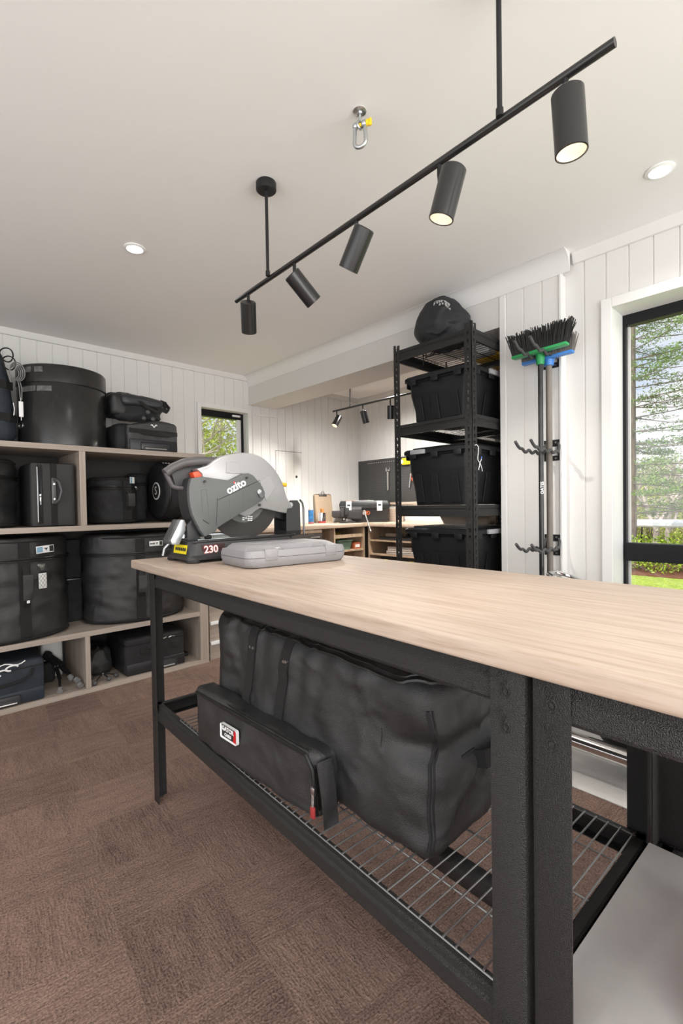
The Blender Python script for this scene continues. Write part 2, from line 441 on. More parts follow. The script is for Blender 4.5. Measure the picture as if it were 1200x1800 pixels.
# access panel outlined in the boards behind the saw
b = B().box(2.727, 2.733, Y1-.0012, Y1+.002, 1.25, 1.735).box(2.727, 3.06, Y1-.0012, Y1+.002, 1.731, 1.737)
struct('trim_7', b, mat('panel_joint', (.22, .21, .19), .8))
b = B().cyl((2.985, Y1+.004, 1.482), (2.985, Y1-.0015, 1.482), .014); struct('trim_8', b, mat('black_hole', (.01, .01, .01), .7))
# ------------------------------------------------------------------- windows
M_ALU = mat('black_window_frame', (.008, .0085, .010), .4, spec=.25)
M_GLASS = mat('window_glass', (1, 1, 1), 0, spec=.5)
def glass_mat():
    t = M_GLASS.node_tree; t.nodes.clear(); o = t.nodes.new('ShaderNodeOutputMaterial')
    mx = t.nodes.new('ShaderNodeMixShader'); tr = t.nodes.new('ShaderNodeBsdfTransparent'); gl = t.nodes.new('ShaderNodeBsdfGlossy')
    gl.inputs['Roughness'].default_value = 0; mx.inputs[0].default_value = .05
    t.links.new(tr.outputs[0], mx.inputs[1]); t.links.new(gl.outputs[0], mx.inputs[2]); t.links.new(mx.outputs[0], o.inputs['Surface'])
glass_mat()
def window_x(name, x0, x1, y, z0, z1, tw):        # in the left wall
    root = B().box(x0-tw, x0, y-.018, y, z0-tw, z1+tw, .002).box(x1, x1+tw, y-.018, y, z0-tw, z1+tw, .002).box(x0, x1, y-.018, y, z1, z1+tw, .002).box(x0, x1, y-.018, y, z0-tw, z0, .002).box(x0-.009, x0, y, y+.13, z0-.009, z1+.009).box(x1, x1+.009, y, y+.13, z0-.009, z1+.009).box(x0, x1, y, y+.13, z1, z1+.009).box(x0, x1, y, y+.13, z0-.009, z0).out(name, M_TRIM, None, False, kind='structure')
    fy0, fy1 = y+.07, y+.115; fw = .034
    fr = B().box(x0, x0+fw, fy0, fy1, z0, z1).box(x1-fw, x1, fy0, fy1, z0, z1).box(x0+fw, x1-fw, fy0, fy1, z0, z0+fw).box(x0+fw, x1-fw, fy0-.01, fy1, z1-fw-.025, z1).out('window_frame', M_ALU, root, False)
    B().box(x0+fw, x1-fw, fy0+.02, fy0+.025, z0+fw, z1-fw).out('pane', M_GLASS, fr, False)
    B().box(x1-.125, x1-.04, fy0-.018, fy0-.008, z1-.036, z1-.018, .004).out('latch', M_WHITE, fr)
    B().box(x1-.075, x1-.034, fy0-.012, fy0+.01, z0+fw, z1-.06, .002).out('sash_stile', M_TRIM, fr)
    return root
window_x('window_1', WX0, WX1, Y1, WZ0, WZ1, .036)
x, ya, yb, za, zb, tw = X1, VY0, VY1, VZ0, VZ1, .046
root = B().box(x-.02, x, yb, yb+tw, za-tw, zb+tw, .002).box(x-.02, x, ya-tw, ya, za-tw, zb+tw, .002).box(x-.02, x, ya, yb, zb, zb+tw, .002).box(x-.02, x, ya, yb, za-tw, za, .002).box(x, x+.19, yb, yb+.011, za-.011, zb+.011).box(x, x+.19, ya-.011, ya, za-.011, zb+.011).box(x, x+.19, ya, yb, zb, zb+.011).box(x, x+.19, ya, yb, za-.011, za).out('window_2', M_TRIM, None, False, kind='structure')
fx0, fx1 = x+.14, x+.185
fr = B().box(fx0, fx1, yb-.014, yb, za, zb).box(fx0, fx1, ya, ya+.03, za, zb).box(fx0, fx1, ya+.03, yb-.014, zb-.052, zb).box(fx0, fx1, ya+.03, yb-.014, za, za+.05).box(fx0, fx1, -.06, 0, za+.05, zb-.052).out('window_frame', M_ALU, root, False)
B().box(fx0-.012, fx1, ya+.03, yb-.014, .880, .968, .004).out('transom', M_ALU, fr, False)
B().box(fx0+.02, fx0+.026, ya+.03, yb-.014, .968, zb-.052).out('pane', M_GLASS, fr, False)
B().box(fx0+.02, fx0+.026, ya+.03, yb-.014, za+.05, .880).out('pane', M_GLASS, fr, False)
B().box(fx0+.030, fx0+.044, yb-.024, yb-.014, za+.05, zb-.052).out('window_bead', M_TRIM, fr, False)
# ------------------------------------------------------------------- ceiling lights
M_LAMP = mat('lamp_lens', (1, .90, .74), .5, emit=7)
M_DOWN = mat('downlight_lens', (1, .97, .92), .5, emit=9)
M_INNER = mat('lamp_reflector', (.80, .72, .62), .4)
def downlight(x, y, label, fixture=True):
    t = thing('downlight', label, 'ceiling light', (x, y, ZC), 0, 'recessed downlights')
    B().lathe([(.036, -.001), (.048, -.001), (.048, -.004), (.036, -.008)], 32, close=False).out('trim_ring', M_WHITE, t)
    B().cyl((0, 0, -.002), (0, 0, -.004), .036).out('lens', M_DOWN, t)
    light('ceiling_spot', 'SPOT', (x, y, ZC-.02), (x, y, 0), DOWN, (1, .975, .94), spot_size=2.4, spot_blend=.8, shadow_soft_size=.04)
downlight(.839, 2.285, 'small round white downlight in the ceiling above the shelving unit')
downlight(2.092, .473, 'small round white downlight in the ceiling near the tall window')
for (x, y) in ((-.6, .4), (.84, -1.1), (-.6, 2.285), (2.092, -1.1)):  # further ceiling spots out of view, assumed and added without fixtures
    light('ceiling_spot', 'SPOT', (x, y, ZC-.02), (x, y, 0), DOWN, (1, .975, .94), spot_size=2.4, spot_blend=.8, shadow_soft_size=.04)
def track(name_label, p0, p1, rods, heads, L, R, lamps, cone=1.25):
    ax = (V(*p1)-V(*p0)); c = (V(*p0)+V(*p1))/2
    t = thing('track_light', name_label, 'track light', tuple(c))
    rel = lambda p: V(*p)-c
    B().cyl(rel(p0), rel(p1), .0092, seg=20).out('track_bar', M_SHADE, t)
    for (x, y) in rods:
        z = p0[2]
        rd = B().cyl(rel((x, y, z)), rel((x, y, ZC)), .006, seg=12).cyl(rel((x, y, z-.002)), rel((x, y, z+.016)), .0085, seg=12).out('drop_rod', M_BLK, t)
        B().lathe([(.036, 0), (.038, -.003), (.038, -.028), (.034, -.032)], 32, c=rel((x, y, ZC))).out('ceiling_rose', M_BLK, rd)
    for i, (top, d, att, *gain) in enumerate(heads):
        top = V(*top); d = V(*d).normalized(); bot = top+d*L
        q = d.to_track_quat('Z', 'Y').to_matrix().to_4x4(); m = Matrix.Translation(top-c) @ q
        sh = B().lathe([(R*.9, 0), (R, .003), (R, L-.001), (R-.0025, L), (R-.003, L-.002), (R-.003, L-.03), (R*.62, L-.042)], 36).move(m).out('spot_shade', M_SHADE, t)
        B().lathe([(R-.0032, L-.0025), (R-.0034, L-.03), (R*.66, L-.041)], 36, close=False).move(m).out('reflector', M_INNER, sh)
        B().cyl((0, 0, L-.041), (0, 0, L-.0385), R*.64).move(m).out('lens', M_LAMP, sh)
        att = V(*att)
        side = top+d*.022-(att-V(0, 0, .03)); 
        bra = B().cyl(att-c, att-V(0, 0, .034)-c, .0062, seg=12).tube([att-V(0, 0, .03)-c, att-V(0, 0, .05)-c+V(0, 0, .004), top+d*.016-c], .0058).out('arm', M_BLK, sh)
        light('track_beam', 'SPOT', bot+d*.003, bot+d, lamps*(gain[0] if gain else 1), (1, .95, .87), spot_size=cone, spot_blend=.7, shadow_soft_size=.012)
    return t
track('long black ceiling track with five cylinder spots above the workbench', (1.072, 1.777, 2.053), (1.025, .304, 2.053),
      [(1.045, 1.502), (1.02, .54)],
      [((1.046, 1.645, 2.000), (.045, .067, -.10), (1.069, 1.679, 2.053)), ((1.035, 1.343, 1.998), (.085, -.02, -.083), (1.059, 1.356, 2.053), 2.6),
       ((1.031, .978, 1.998), (-.002, .067, -.092), (1.048, 1.029, 2.053)), ((1.018, .66, 1.998), (-.014, .03, -.115), (1.038, .717, 2.053)),
       ((1.004, .385, 1.998), (.006, -.005, -.12), (1.028, .398, 2.053))], .122, .031, TRACK)
track('short black ceiling track with cylinder spots in the alcove behind the beam', (3.1, 3.40, 2.095), (3.1, 1.9, 2.095), [(3.1, 3.162), (3.1, 2.1)],
      [((3.115, 3.33, 2.035), (-.62, .0, -.9), (3.1, 3.35, 2.095)), ((3.09, 2.985, 2.035), (.32, -.02, -1), (3.1, 3.0, 2.095)), ((3.1, 2.665, 2.03), (.12, .12, -1), (3.1, 2.67, 2.095)), ((3.1, 2.1, 2.03), (.2, .1, -1), (3.1, 2.12, 2.095))], .115, .031, ALC, 2.3)
light('ceiling_spot', 'SPOT', (3.22, 2.85, ZC-.02), (3.22, 2.85, 0), ALC_FILL, (1, .97, .93), spot_size=2.7, spot_blend=.8, shadow_soft_size=.04)  # extra spot without a fixture, added to brighten the alcove
# eye bolt in the ceiling with a shackle through it
t = thing('eye_bolt', 'round steel eye bolt plate fixed to the ceiling holding the shackle', 'eye bolt', (1.077, 1.036, ZC))
B().lathe([(.02, 0), (.021, -.003), (.017, -.006)], 24).out('washer', M_STE, t)
B().cyl((0, 0, 0), (0, 0, -.012), .009, seg=6).cyl((0, 0, 0), (0, 0, -.034), .0042).tube([(.011*math.sin(2*PI*i/16), 0, -.044-.011*math.cos(2*PI*i/16)) for i in range(16)], .0038, closed=True).out('bolt', M_ZINC, t)
dv = V(.68, .73, 0)
t = thing('shackle', 'galvanised bow shackle with yellow pin hanging from the eye bolt', 'shackle', (1.077, 1.036, ZC-.044), -1.15)
pts = [(-.014, 0, .004)]+[(-.014-.004*math.sin(PI*i/4), 0, -.006*i) for i in range(1, 4)]+[(.019*math.cos(a), 0, -.048+.019*math.sin(a)) for a in [PI+PI*i/10 for i in range(11)]]+[(.014+.004*math.sin(PI*i/4), 0, -.006*i) for i in range(3, 0, -1)]+[(.014, 0, .004)]
B().tube(pts, .0062, 10).ball((-.014, 0, 0), .0105).ball((.014, 0, 0), .0105).out('bow', M_ZINC, t)
B().cyl((-.022, 0, 0), (.024, 0, 0), .0055).cyl((.022, 0, 0), (.030, 0, 0), .009).box(.029, .039, -.004, .004, -.011, .011, .003).out('pin', mat('yellow_pin', (.85, .58, .02), .4), t)
# =================================================================== workbench
TX, TY, TYAW = .719, 1.851, math.radians(-2.065)
ZT = .956
def tglo(x, y, z):
    c, s = math.cos(TYAW), math.sin(TYAW); return (TX+c*x-s*y, TY+s*x+c*y, z)
t = thing('worktop', 'long pale oak bench top on the black steel workbench frames', 'worktop', tglo(0, 0, .92), TYAW)
B().box(-.012, .715, -3.16, .235, 0, .036, .006, 3).out('tabletop', M_OAK, t)
def angle_leg(x, y, sx, sy, z1, wx=.052, wy=.058):
    """angle-steel leg: outer corner at x,y, flanges of wx along x and wy along y"""
    th = .0028; r = .009
    P = [(x, y+sy*r), (x+sx*r*.3, y+sy*r*.3), (x+sx*r, y), (x+sx*wx, y), (x+sx*wx, y+sy*th), (x+sx*(r+.002), y+sy*th), (x+sx*th*1.6, y+sy*th*1.6), (x+sx*th, y+sy*(r+.002)), (x+sx*th, y+sy*wy), (x, y+sy*wy)]
    b = B(); b.prism([(a, c, 0) for a, c in P], (0, 0, z1)); return b
def keyhole(b, x, y, z, nx=-1):
    # pressed figure-of-eight locking slot on the outer face
    for dy, dz, rr in ((.006, .018, .0065), (0, 0, .0065)):
        b.tube([(x+nx*.0008, y+dy+rr*math.cos(2*PI*i/14), z+dz+rr*1.35*math.sin(2*PI*i/14)) for i in range(14)], .0011, 6, closed=True)
    b.cyl((x+.001, y, z), (x+nx*.0016, y, z), .004, seg=12)
def rail(b, axis, p, a0, a1, z0, z1, inward, lip=True):
    """folded steel rail; axis 1 runs along y at x=p, axis 0 along x at y=p"""
    d = inward
    pr = [(0, z0+.006), (.003*d, z0), (.030*d, z0), (.030*d, z0+.003), (.007*d, z0+.005), (.004*d, z0+.012), (.004*d, z1-.022), (.010*d, z1-.018), (.012*d, z1-.004), (.030*d, z1-.003), (.030*d, z1), (.010*d, z1), (.006*d, z1-.004), (.005*d, z1-.016), (0, z1-.022)]
    P = [((p+o, a0, z) if axis == 1 else (a0, p+o, z)) for o, z in pr]
    b.prism(P, (0, a1-a0, 0) if axis == 1 else (a1-a0, 0, 0))
def bench_frame(label, ya, yb, wire):
    t = thing('workbench_frame', label, 'workbench', (TX, TY, 0), TYAW)
    W = .60
    for x, sx in ((0, 1), (W, -1)):
        for y, sy in ((ya, -1), (yb, 1)):
            lg = angle_leg(x, y, sx, sy, .919).out('leg', M_HAM, t, angle=25)
            k = B()
            for z in (.885, .83, .35):
                keyhole(k, x, y+sy*.032, z, -sx)
            k.outs('locking_stud', M_HAM, lg, gap=.02)
    for z0, z1 in ((.862, .919), (.333, .389)):
        for x, d in ((.003, 1), (W-.003, -1)):
            b = B(); rail(b, 1, x, yb+.003, ya-.003, z0, z1, d); b.out('rail', M_HAM, t, angle=25)
        for y, d in ((ya-.003, -1), (yb+.003, 1)):
            b = B(); rail(b, 0, y, .003, W-.003, z0, z1, d); b.out('rail', M_HAM, t, angle=25)
    b = B().box(.195, .235, yb+.02, ya-.02, .340, .378, .003).box(.228, .262, yb+.02, ya-.02, .340, .344); b.out('support_bar', M_HAM, t)
    if wire:
        b = B(); z = .393; y0, y1 = yb+.035, ya-.235
        n = int((y1-y0)/.0272)
        for i in range(n+1):
            y = y0+(y1-y0)*i/n
            b.tube([(.022, y, z-.012), (.024, y, z), (W-.03, y, z), (W-.028, y, z-.01)], .0021, 6)
        for x in (.022, .024, .13, .30, .45, W-.03): b.tube([(x, y0-.004, z-.0042 if x != .022 else z-.012), (x, y1+.004, z-.0042 if x != .022 else z-.012)], .0022, 6)
        b.out('wire_shelf', mat('dull_wire', (.30, .30, .30), .35, .7), t)
    else:
        B().box(.02, .545, yb+.03, ya+.004, .391, .405, .0015).out('shelf_board', mat('pale_grey_board', (.66, .655, .64), .45, 0, .1, 40, .12, 5), t)
    return t
bench_frame('black hammered steel bench frame with a wire shelf holding the big bag', .055, -1.533, True)
bench_frame('black steel bench frame with pale grey lower board at the right edge of the photo', -1.540, -3.10, False)
# red box standing on the grey board, only its edge in view
t = thing('red_toolbox', 'red metal box edge standing on the pale grey lower board', 'toolbox', tglo(.30, -1.942, .4065), TYAW)
M_RED = mat('red_paint', (.55, .012, .015), .35)
B().box(-.16, .16, -.24, .24, 0, .20, .006).out('body', M_RED, t); B().box(-.165, .165, -.245, .245, .201, .235, .008).out('lid', M_RED, t); B().tube([(-.05, .0, .235), (-.05, 0, .262), (.05, 0, .262), (.05, 0, .235)], .006).out('handle', M_CHR, t)
# ------------------------------------------------------------------- big soft gear bag on the wire shelf
bx = V(.315, -.80, .3962)
t = thing('duffel_bag', 'huge black padded gear bag lying on the wire shelf under the worktop', 'bag', tglo(*bx), TYAW+math.radians(3.5))
def duf(p):
    yy = p.y/.445; zz = p.z/.41
    p.z *= 1.0-.045*(-yy if yy < 0 else 0) + (.05*yy if yy > 0 else 0)
    if zz > .85: p.z -= .035*max(0, 1-abs(p.x)/.21)*(1-yy*yy*.6)*(zz-.85)/.15
    p.x += -.012*math.sin(zz*PI)*(1 if p.x < 0 else -1)*(1-abs(yy))
    # pinch fold towards the right front corner
    d = math.hypot((yy+.93)*.445, (zz-.62)*.41)
    if p.x < 0: p.x += .030*math.exp(-(d/.05)**2)
    if yy < -.7: p.y += .022*math.exp(-(((zz-.60)*.41)/.03)**2)
    # gathered pleats running down from the straps
    if p.x < -.15: p.x += .0045*math.sin(p.y*60+4*zz+1.5*math.sin(9*p.y))*max(0, zz-.2)*min(1, max(0, yy+.55)*3)
    if p.x < -.15 and yy < -.1:
        p.x += .010*math.sin(26*(p.y*.55+p.z*.9)+2*noise.noise(V(p.y*5, p.z*5, 0)))*math.exp(-(((zz-.42)*.41)/.13)**2)*math.exp(-((yy+.62)/.33)**2)
    return p
db = B().soft(.43, .89, .408, .24, 70, .019, 4.2, 3, .008, shape=duf, ridge=.65); bvh = BVHTree.FromBMesh(db.bm); body = db.out('body', M_FAB2, t)
fx = -.222
# straps down the front with rivets
for y in (.195, .03):
    s_ = B().ribbon(snap(bvh, [(-.06, y-.02, .43), (-.12, y-.005, .43), (-.185, y, .43), (-.24, y+.002, .385), (-.24, y+.012, .30), (-.24, y+.03, .20), (-.24, y+.045, .12)], .0035), (0, 1, 0), .038, .004).out('strap', M_STRAP, t)
    r_ = B()
    for dy in (-.009, .009):
        c_, n_, _, _ = bvh.find_nearest(V(-.26, y+dy+.004, .352)); r_.cyl(tuple(c_), tuple(c_+n_*.0085), .0048, seg=14)
    r_.outs('rivet', M_STE, s_, gap=.001)
# carry handles flopped over the top
h = B().ribbon([(-.19, .195, .412), (-.15, .15, .432), (-.08, .05, .425), (-.05, -.06, .438), (-.09, -.09, .425), (-.15, -.02, .432), (-.19, .03, .412)], (.3, .1, 1), .036, .004)
h.ribbon([(-.02, .22, .40), (.0, .12, .435), (-.02, .0, .44), (-.06, -.10, .425), (-.02, -.16, .43), (.05, -.10, .41)], (.2, .3, 1), .04, .004)
h.out('handle', M_FAB2, t)
# zip round the top edge and corner piping
zp = []
for a in range(0, 41):
    q = a/40
    y = .40-.82*q
    zt_ = .41*(1.0-.075*(-(y/.445) if y < 0 else 0)+(.03*(y/.445) if y > 0 else 0))
    zp.append((-.196+.03*max(0, (q-.93)/.07), y, zt_-.018))
zp += [(-.12, -.45, .375), (0, -.46, .37), (.14, -.46, .37)]
zp = snap(bvh, [(x-.02, y, z+.02) for x, y, z in zp], .003, 2)
B().tube(zp, .0052, 6).outs('zip', M_ZIP, t)
B().tube([(x+.016, y+.004, z+.007) for x, y, z in zp], .003, 6).out('zip_edge', M_ZIP, t)
pc = []
for i in range(25):
    z = .012+.345*i/24; zz = z/.41
    pc.append((-.02+-.203+.030*math.exp(-(((zz-.62)*.41)/.06)**2)-.004, -.431+.020*math.exp(-(((zz-.60)*.41)/.05)**2)+.0, z*.94))
pc = snap(bvh, [(x, y-.02, z) for x, y, z in pc], .002, 2)
B().tube(pc, .0042, 6).out('piping', M_FAB, t)
B().tube([(x+.009, y-.005, z) for x, y, z in pc], .003, 6).out('piping', M_FAB, t)
# end grab handle
e = B().ribbon([(-.075, -.448, .175), (-.05, -.452, .18), (-.045, -.475, .185), (.02, -.50, .19), (.085, -.475, .185), (.09, -.452, .18), (.12, -.448, .175)], (0, .1, 1), .042, .005)
e.out('end_handle', M_STRAP, t)
B().box(-.105, -.045, -.4515, -.445, .148, .205, .004).out('handle_patch', M_FAB, t)
# front pocket, bulging low at the left
def pk(p):
    yy = p.y/.33
    p.z *= 1.0+.05*yy
    if yy < -.82: p.x += .02*(-yy-.82)/.18
    return p
pocket = B().soft(.075, .61, .175, .55, 30, .008, 7, 9, 0, c=(-.252, .145, .001), shape=pk).out('pocket', M_FAB2, t)
zz = [(-.291, .145-.27+.56*i/20, .160+.006*(i/20)) for i in range(21)]
zz = [(-.285, -.155, .02), (-.289, -.153, .07), (-.290, -.147, .13)]+zz
B().tube(zz, .0055, 6).tube([(x+.011, y, z+.008) for x, y, z in zz], .003, 6).out('pocket_zip', M_ZIP, pocket)
B().ribbon([(-.270, -.168, .155), (-.275, -.19, .08), (-.278, -.20, .012)], (1, 0, .1), .045, .003).out('pocket_gusset', M_FAB2, pocket)
zpl = B().box(-.300, -.292, -.163, -.149, .075, .095, .003).tube([(-.297, -.156, .078), (-.300, -.158, .045)], .004).out('zip_puller', M_STE, pocket)
B().box(-.304, -.297, -.166, -.152, .022, .05, .002).out('pull_tab', mat('dull_red_tab', (.33, .03, .03), .6), pocket)
m = frame_mtx((-.2945, .225, .098), (0, -1, 0), (.0, 0, 1))
B().box(-.045, .045, -.022, .022, 0, .002, .006, 3).move(m).out('badge', M_WHITE, pocket)
b = B().box(-.041, .041, -.018, .018, .0021, .0026); b.move(m); bd = b.out('badge_panel', M_BLK, pocket)
B().prism([(.022, -.018, .0027), (.041, -.018, .0027), (.041, .014, .0027), (.036, .018, .0027), (.030, .018, .0027)], (0, 0, .0006)).move(m).out('badge_corner', M_RED, pocket)
b = B(); b.add(text_mesh('GATOR', .019, .0005, .0006), m @ Matrix.Translation((-.006, .008, .0031))); b.add(text_mesh('CASES', .013, .0005, .0004), m @ Matrix.Translation((-.006, -.009, .0031)))
b.out('badge_lettering', M_WHITE, pocket, False)
# ------------------------------------------------------------------- grey plastic power-tool case
t = thing('tool_case', 'light grey moulded plastic tool case lying on the worktop beside the saw', 'case', tglo(.390, -.335, ZT), TYAW-math.radians(4))
M_GRY = mat('light_grey_plastic', (.285, .28, .29), .42, 0, .25, 500)
M_GRYD = mat('grey_plastic_recess', (.40, .395, .40), .5)
def case_half(z0, z1, inset):
    b = B(); b.box(-.215, .215, -.125, .125, z0, z1, .022, 4)
    return b
def rr_prism(b, hx, hy, r, z0, z1, t0=0, t1=0, n=6, c=(0, 0)):
    lo, hi = [], []
    for (sx, sy, a0) in ((1, 1, 0), (-1, 1, PI/2), (-1, -1, PI), (1, -1, 1.5*PI)):
        for i in range(n+1):
            a = a0+PI/2*i/n
            for lst, tt, z in ((lo, t0, z0), (hi, t1, z1)):
                lst.append((c[0]+sx*(hx-tt-r)+r*math.cos(a), c[1]+sy*(hy-tt-r)+r*math.sin(a), z))
    return lo, hi
def loft(b, rings, cap=True):
    R_ = [[b.bm.verts.new(V(*p)) for p in rg] for rg in rings]; n = len(rings[0])
    for A, C in zip(R_, R_[1:]):
        for k in range(n): b.bm.faces.new((A[k], A[(k+1) % n], C[(k+1) % n], C[k]))
    if cap: b.bm.faces.new(R_[0][::-1]); b.bm.faces.new(R_[-1])
    return b
rg = lambda tt, z: rr_prism(None, .218, .128, .035, z, z, tt, tt)[0]
loft(B(), [rg(.022, 0), rg(.010, .003), rg(.004, .012), rg(0, .028), rg(0, .036)]).out('base_shell', M_GRY, t)
LR = lambda tt, cy, z: rr_prism(None, .218, .128, .035, z, z, tt, tt, c=(0, cy))[0]
def cut_out(o, cutter):
    """subtract the cutter's shape from mesh object o"""
    c = cutter.out('cutter', M_GRY, o.parent); bpy.context.view_layer.update(); md = o.modifiers.new('cut', 'BOOLEAN'); md.operation = 'DIFFERENCE'; md.object = c; md.solver = 'EXACT'
    dg = bpy.context.evaluated_depsgraph_get(); dg.update()
    me = bpy.data.meshes.new_from_object(o.evaluated_get(dg)); o.modifiers.clear()
    old = o.data; o.data = me; me.name = 'lid_shell'
    bpy.data.objects.remove(c); bpy.data.meshes.remove(old)
lid = loft(B(), [rg(0, .0375), rg(0, .046), rg(.004, .062), LR(.012, .006, .058), LR(.030, .022, .072), LR(.040, .030, .078), LR(.048, .034, .079)]).out('lid_shell', M_GRY, t)
cut_out(lid, loft(B(), [rr_prism(None, .080, .017, .016, 0, 0)[0], rr_prism(None, .072, .010, .010, -.030, -.030)[0]][::-1] if False else [rr_prism(None, .068, .015, .012, -.034, -.034)[0], rr_prism(None, .080, .024, .020, .012, .012)[0]]).move(Matrix.Translation((.01, -.090, .066)) @ Matrix.Rotation(math.radians(22), 4, 'X')))
loft(B(), [rr_prism(None, .14, .045, .03, .0785, .0785, 0, 0, c=(-.005, .04))[0], rr_prism(None, .14, .045, .03, .0805, .0805, .003, .003, c=(-.005, .04))[0]]).out('lid_panel', M_GRY, lid)
for x in (-.125, .135):
    b = B().box(x-.027, x+.027, -.131, -.112, .026, .068, .005); b.box(x-.023, x+.023, -.1325, -.128, .035, .06, .003)
    b.out('latch', M_GRY, t)
# =================================================================== shelving unit along the left wall
SX0, SX1, SY0, SY1 = -.62, 1.692, 3.302, 3.835
t = thing('shelving_unit', 'long taupe laminate shelving unit packed with black gear bags', 'shelves', (0, SY0, 0))
D = SY1-SY0
for z0, z1 in ((0, .033), (.364, .397), (1.041, 1.074), (1.547, 1.58)):
    xe = SX1 if z0 > 1.5 else 1.625
    B().box(SX0, SX1 if z0 in (0, 1.547) else xe, 0, D, z0, z1, .001).out('shelf_board', M_SHELF, t, False)
B().box(1.6255, SX1, .0005, D, .0335, 1.5465, .001).out('side_panel', M_SHELFV, t, False)
B().box(SX0, SX0+.036, .0005, D, .0335, 1.5465, .001).out('side_panel', M_SHELFV, t, False)
B().box(.836, .872, .0005, D-.01, 1.0745, 1.5465, .001).out('divider', M_SHELFV, t, False)
B().box(.842, .871, .0005, D-.01, .0335, .3635, .001).out('divider', M_SHELFV, t, False)
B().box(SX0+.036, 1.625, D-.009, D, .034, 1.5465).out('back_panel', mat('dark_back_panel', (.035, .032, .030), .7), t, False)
# ------------------------------------------------------------------- builders for soft gear bags
def softcyl(a, b_, h, amp=.012, seed=0, seg=72, nz=30, r=.03, sag=0, axis='Z'):
    b = B(); prof = []
    for i in range(5): th = PI/2*i/4; prof.append((1-r/a*(1-math.sin(th)), r*(1-math.cos(th))))
    for i in range(1, nz): prof.append((1, r+(h-2*r)*i/nz))
    for i in range(5): th = PI/2*i/4; prof.append((1-r/a*(1-math.cos(th)), h-r+r*math.sin(th)))
    prof = [(0.02, 0)]+[(.5, 0)]+prof+[(.5, h), (.02, h)]
    b.lathe([(p*1.0, z) for p, z in prof], seg)
    for v in b.bm.verts:
        R = math.hypot(v.co.x, v.co.y); z = v.co.z
        k = min(1, max(0, (R-.5)*3))*min(1, z/.05)
        p = V(v.co.x*a, v.co.y*b_, z)
        q = V(p.x*5+seed*9.1, p.y*5+seed*4.7, p.z*11+seed)
        nn = noise.fractal(q, 1.0, 2.0, 3)+.8*(1-2*abs(noise.noise(V(q.x*.8, q.y*.8, q.z*.9+p.x*5))))-.4
        out = V(v.co.x, v.co.y, 0)
        if out.length > 1e-6: out.normalize()
        p += out*amp*nn*k
        if sag: p += out*sag*math.sin(PI*min(1, z/h))*k; 
        if z > h-.01: p.z += .5*amp*nn
        v.co = p
    return b
def on_ell(a, b_, deg, z, off=0):
    """frame on the surface of an elliptical bag"""
    ph = math.radians(deg); p = V(a*math.cos(ph), b_*math.sin(ph), z); n = V(math.cos(ph)/a, math.sin(ph)/b_, 0).normalized()
    rg = V(0, 0, 1).cross(n)
    return frame_mtx(tuple(p+n*off), tuple(rg), (0, 0, 1)), p, n, rg
def ring(b, a, b_, z, r, off=.004, a0=0, a1=360, n=72):
    pts = []
    for i in range(n+(0 if a1-a0 == 360 else 1)):
        ph = math.radians(a0+(a1-a0)*i/n); k = V(math.cos(ph)/a, math.sin(ph)/b_, 0).normalized()
        pts.append(tuple(V(a*math.cos(ph), b_*math.sin(ph), z)+k*off))
    b.tube(pts, r, 6, closed=(a1-a0 == 360)); return b
def surf_strap(b, a, b_, deg, z0, z1, width, th=.004, off=.004, n=14):
    _, p, nn, rg = on_ell(a, b_, deg, 0)
    b.ribbon([tuple(p+nn*(off+.010*0)+V(0, 0, z0+(z1-z0)*i/n)) for i in range(n+1)], tuple(rg), width, th); return b
def logo_label(parent, m, w_, h_, left, right, word):
    lb = B().box(-w_/2, w_/2, -h_/2, h_/2, 0, .002, .001).move(m).out('logo_label', M_WHITE, parent)
    if left: B().box(-w_*.47, -w_*.14, -h_*.36, h_*.36, .0021, .0026).move(m).out('label_panel', left, lb, False)
    B().box(w_*.24, w_*.47, -h_*.40, h_*.40, .0021, .0026).move(m).out('label_emblem', right, lb, False)
    b = B(); b.prism([(-w_*.10, h_*.18, .0021), (w_*.16, h_*.18, .0021), (w_*.10, h_*.02, .0021), (w_*.03, -h_*.25, .0021), (w_*.02, h_*.02, .0021)], (0, 0, .0005)).move(m).out('label_print', M_BLK, lb, False)
    if word:
        b = B(); b.add(text_mesh(word, h_*.42, .0004, .0008), m @ Matrix.Translation((-w_*.27, 0, .0023))); b.out('label_word', M_BLK, lb, False)
    return lb
M_BLUE = mat('pale_blue_print', (.25, .45, .60), .5)
M_PRINT = mat('dark_print', (.03, .03, .03), .5)
def zip_pulls(parent, m, n=3, s=1.0, m_=None):
    b = B()
    for i in range(n):
        a = Matrix.Translation((i*.011*s, 0, .004)) @ Matrix.Rotation(.5-.25*i, 4, 'Z')
        b.box(-.004*s, .004*s, -.036*s, 0, 0, .003, .001, 1, m @ a)
    return b.out('zip_pull', m_ or M_STE, parent)
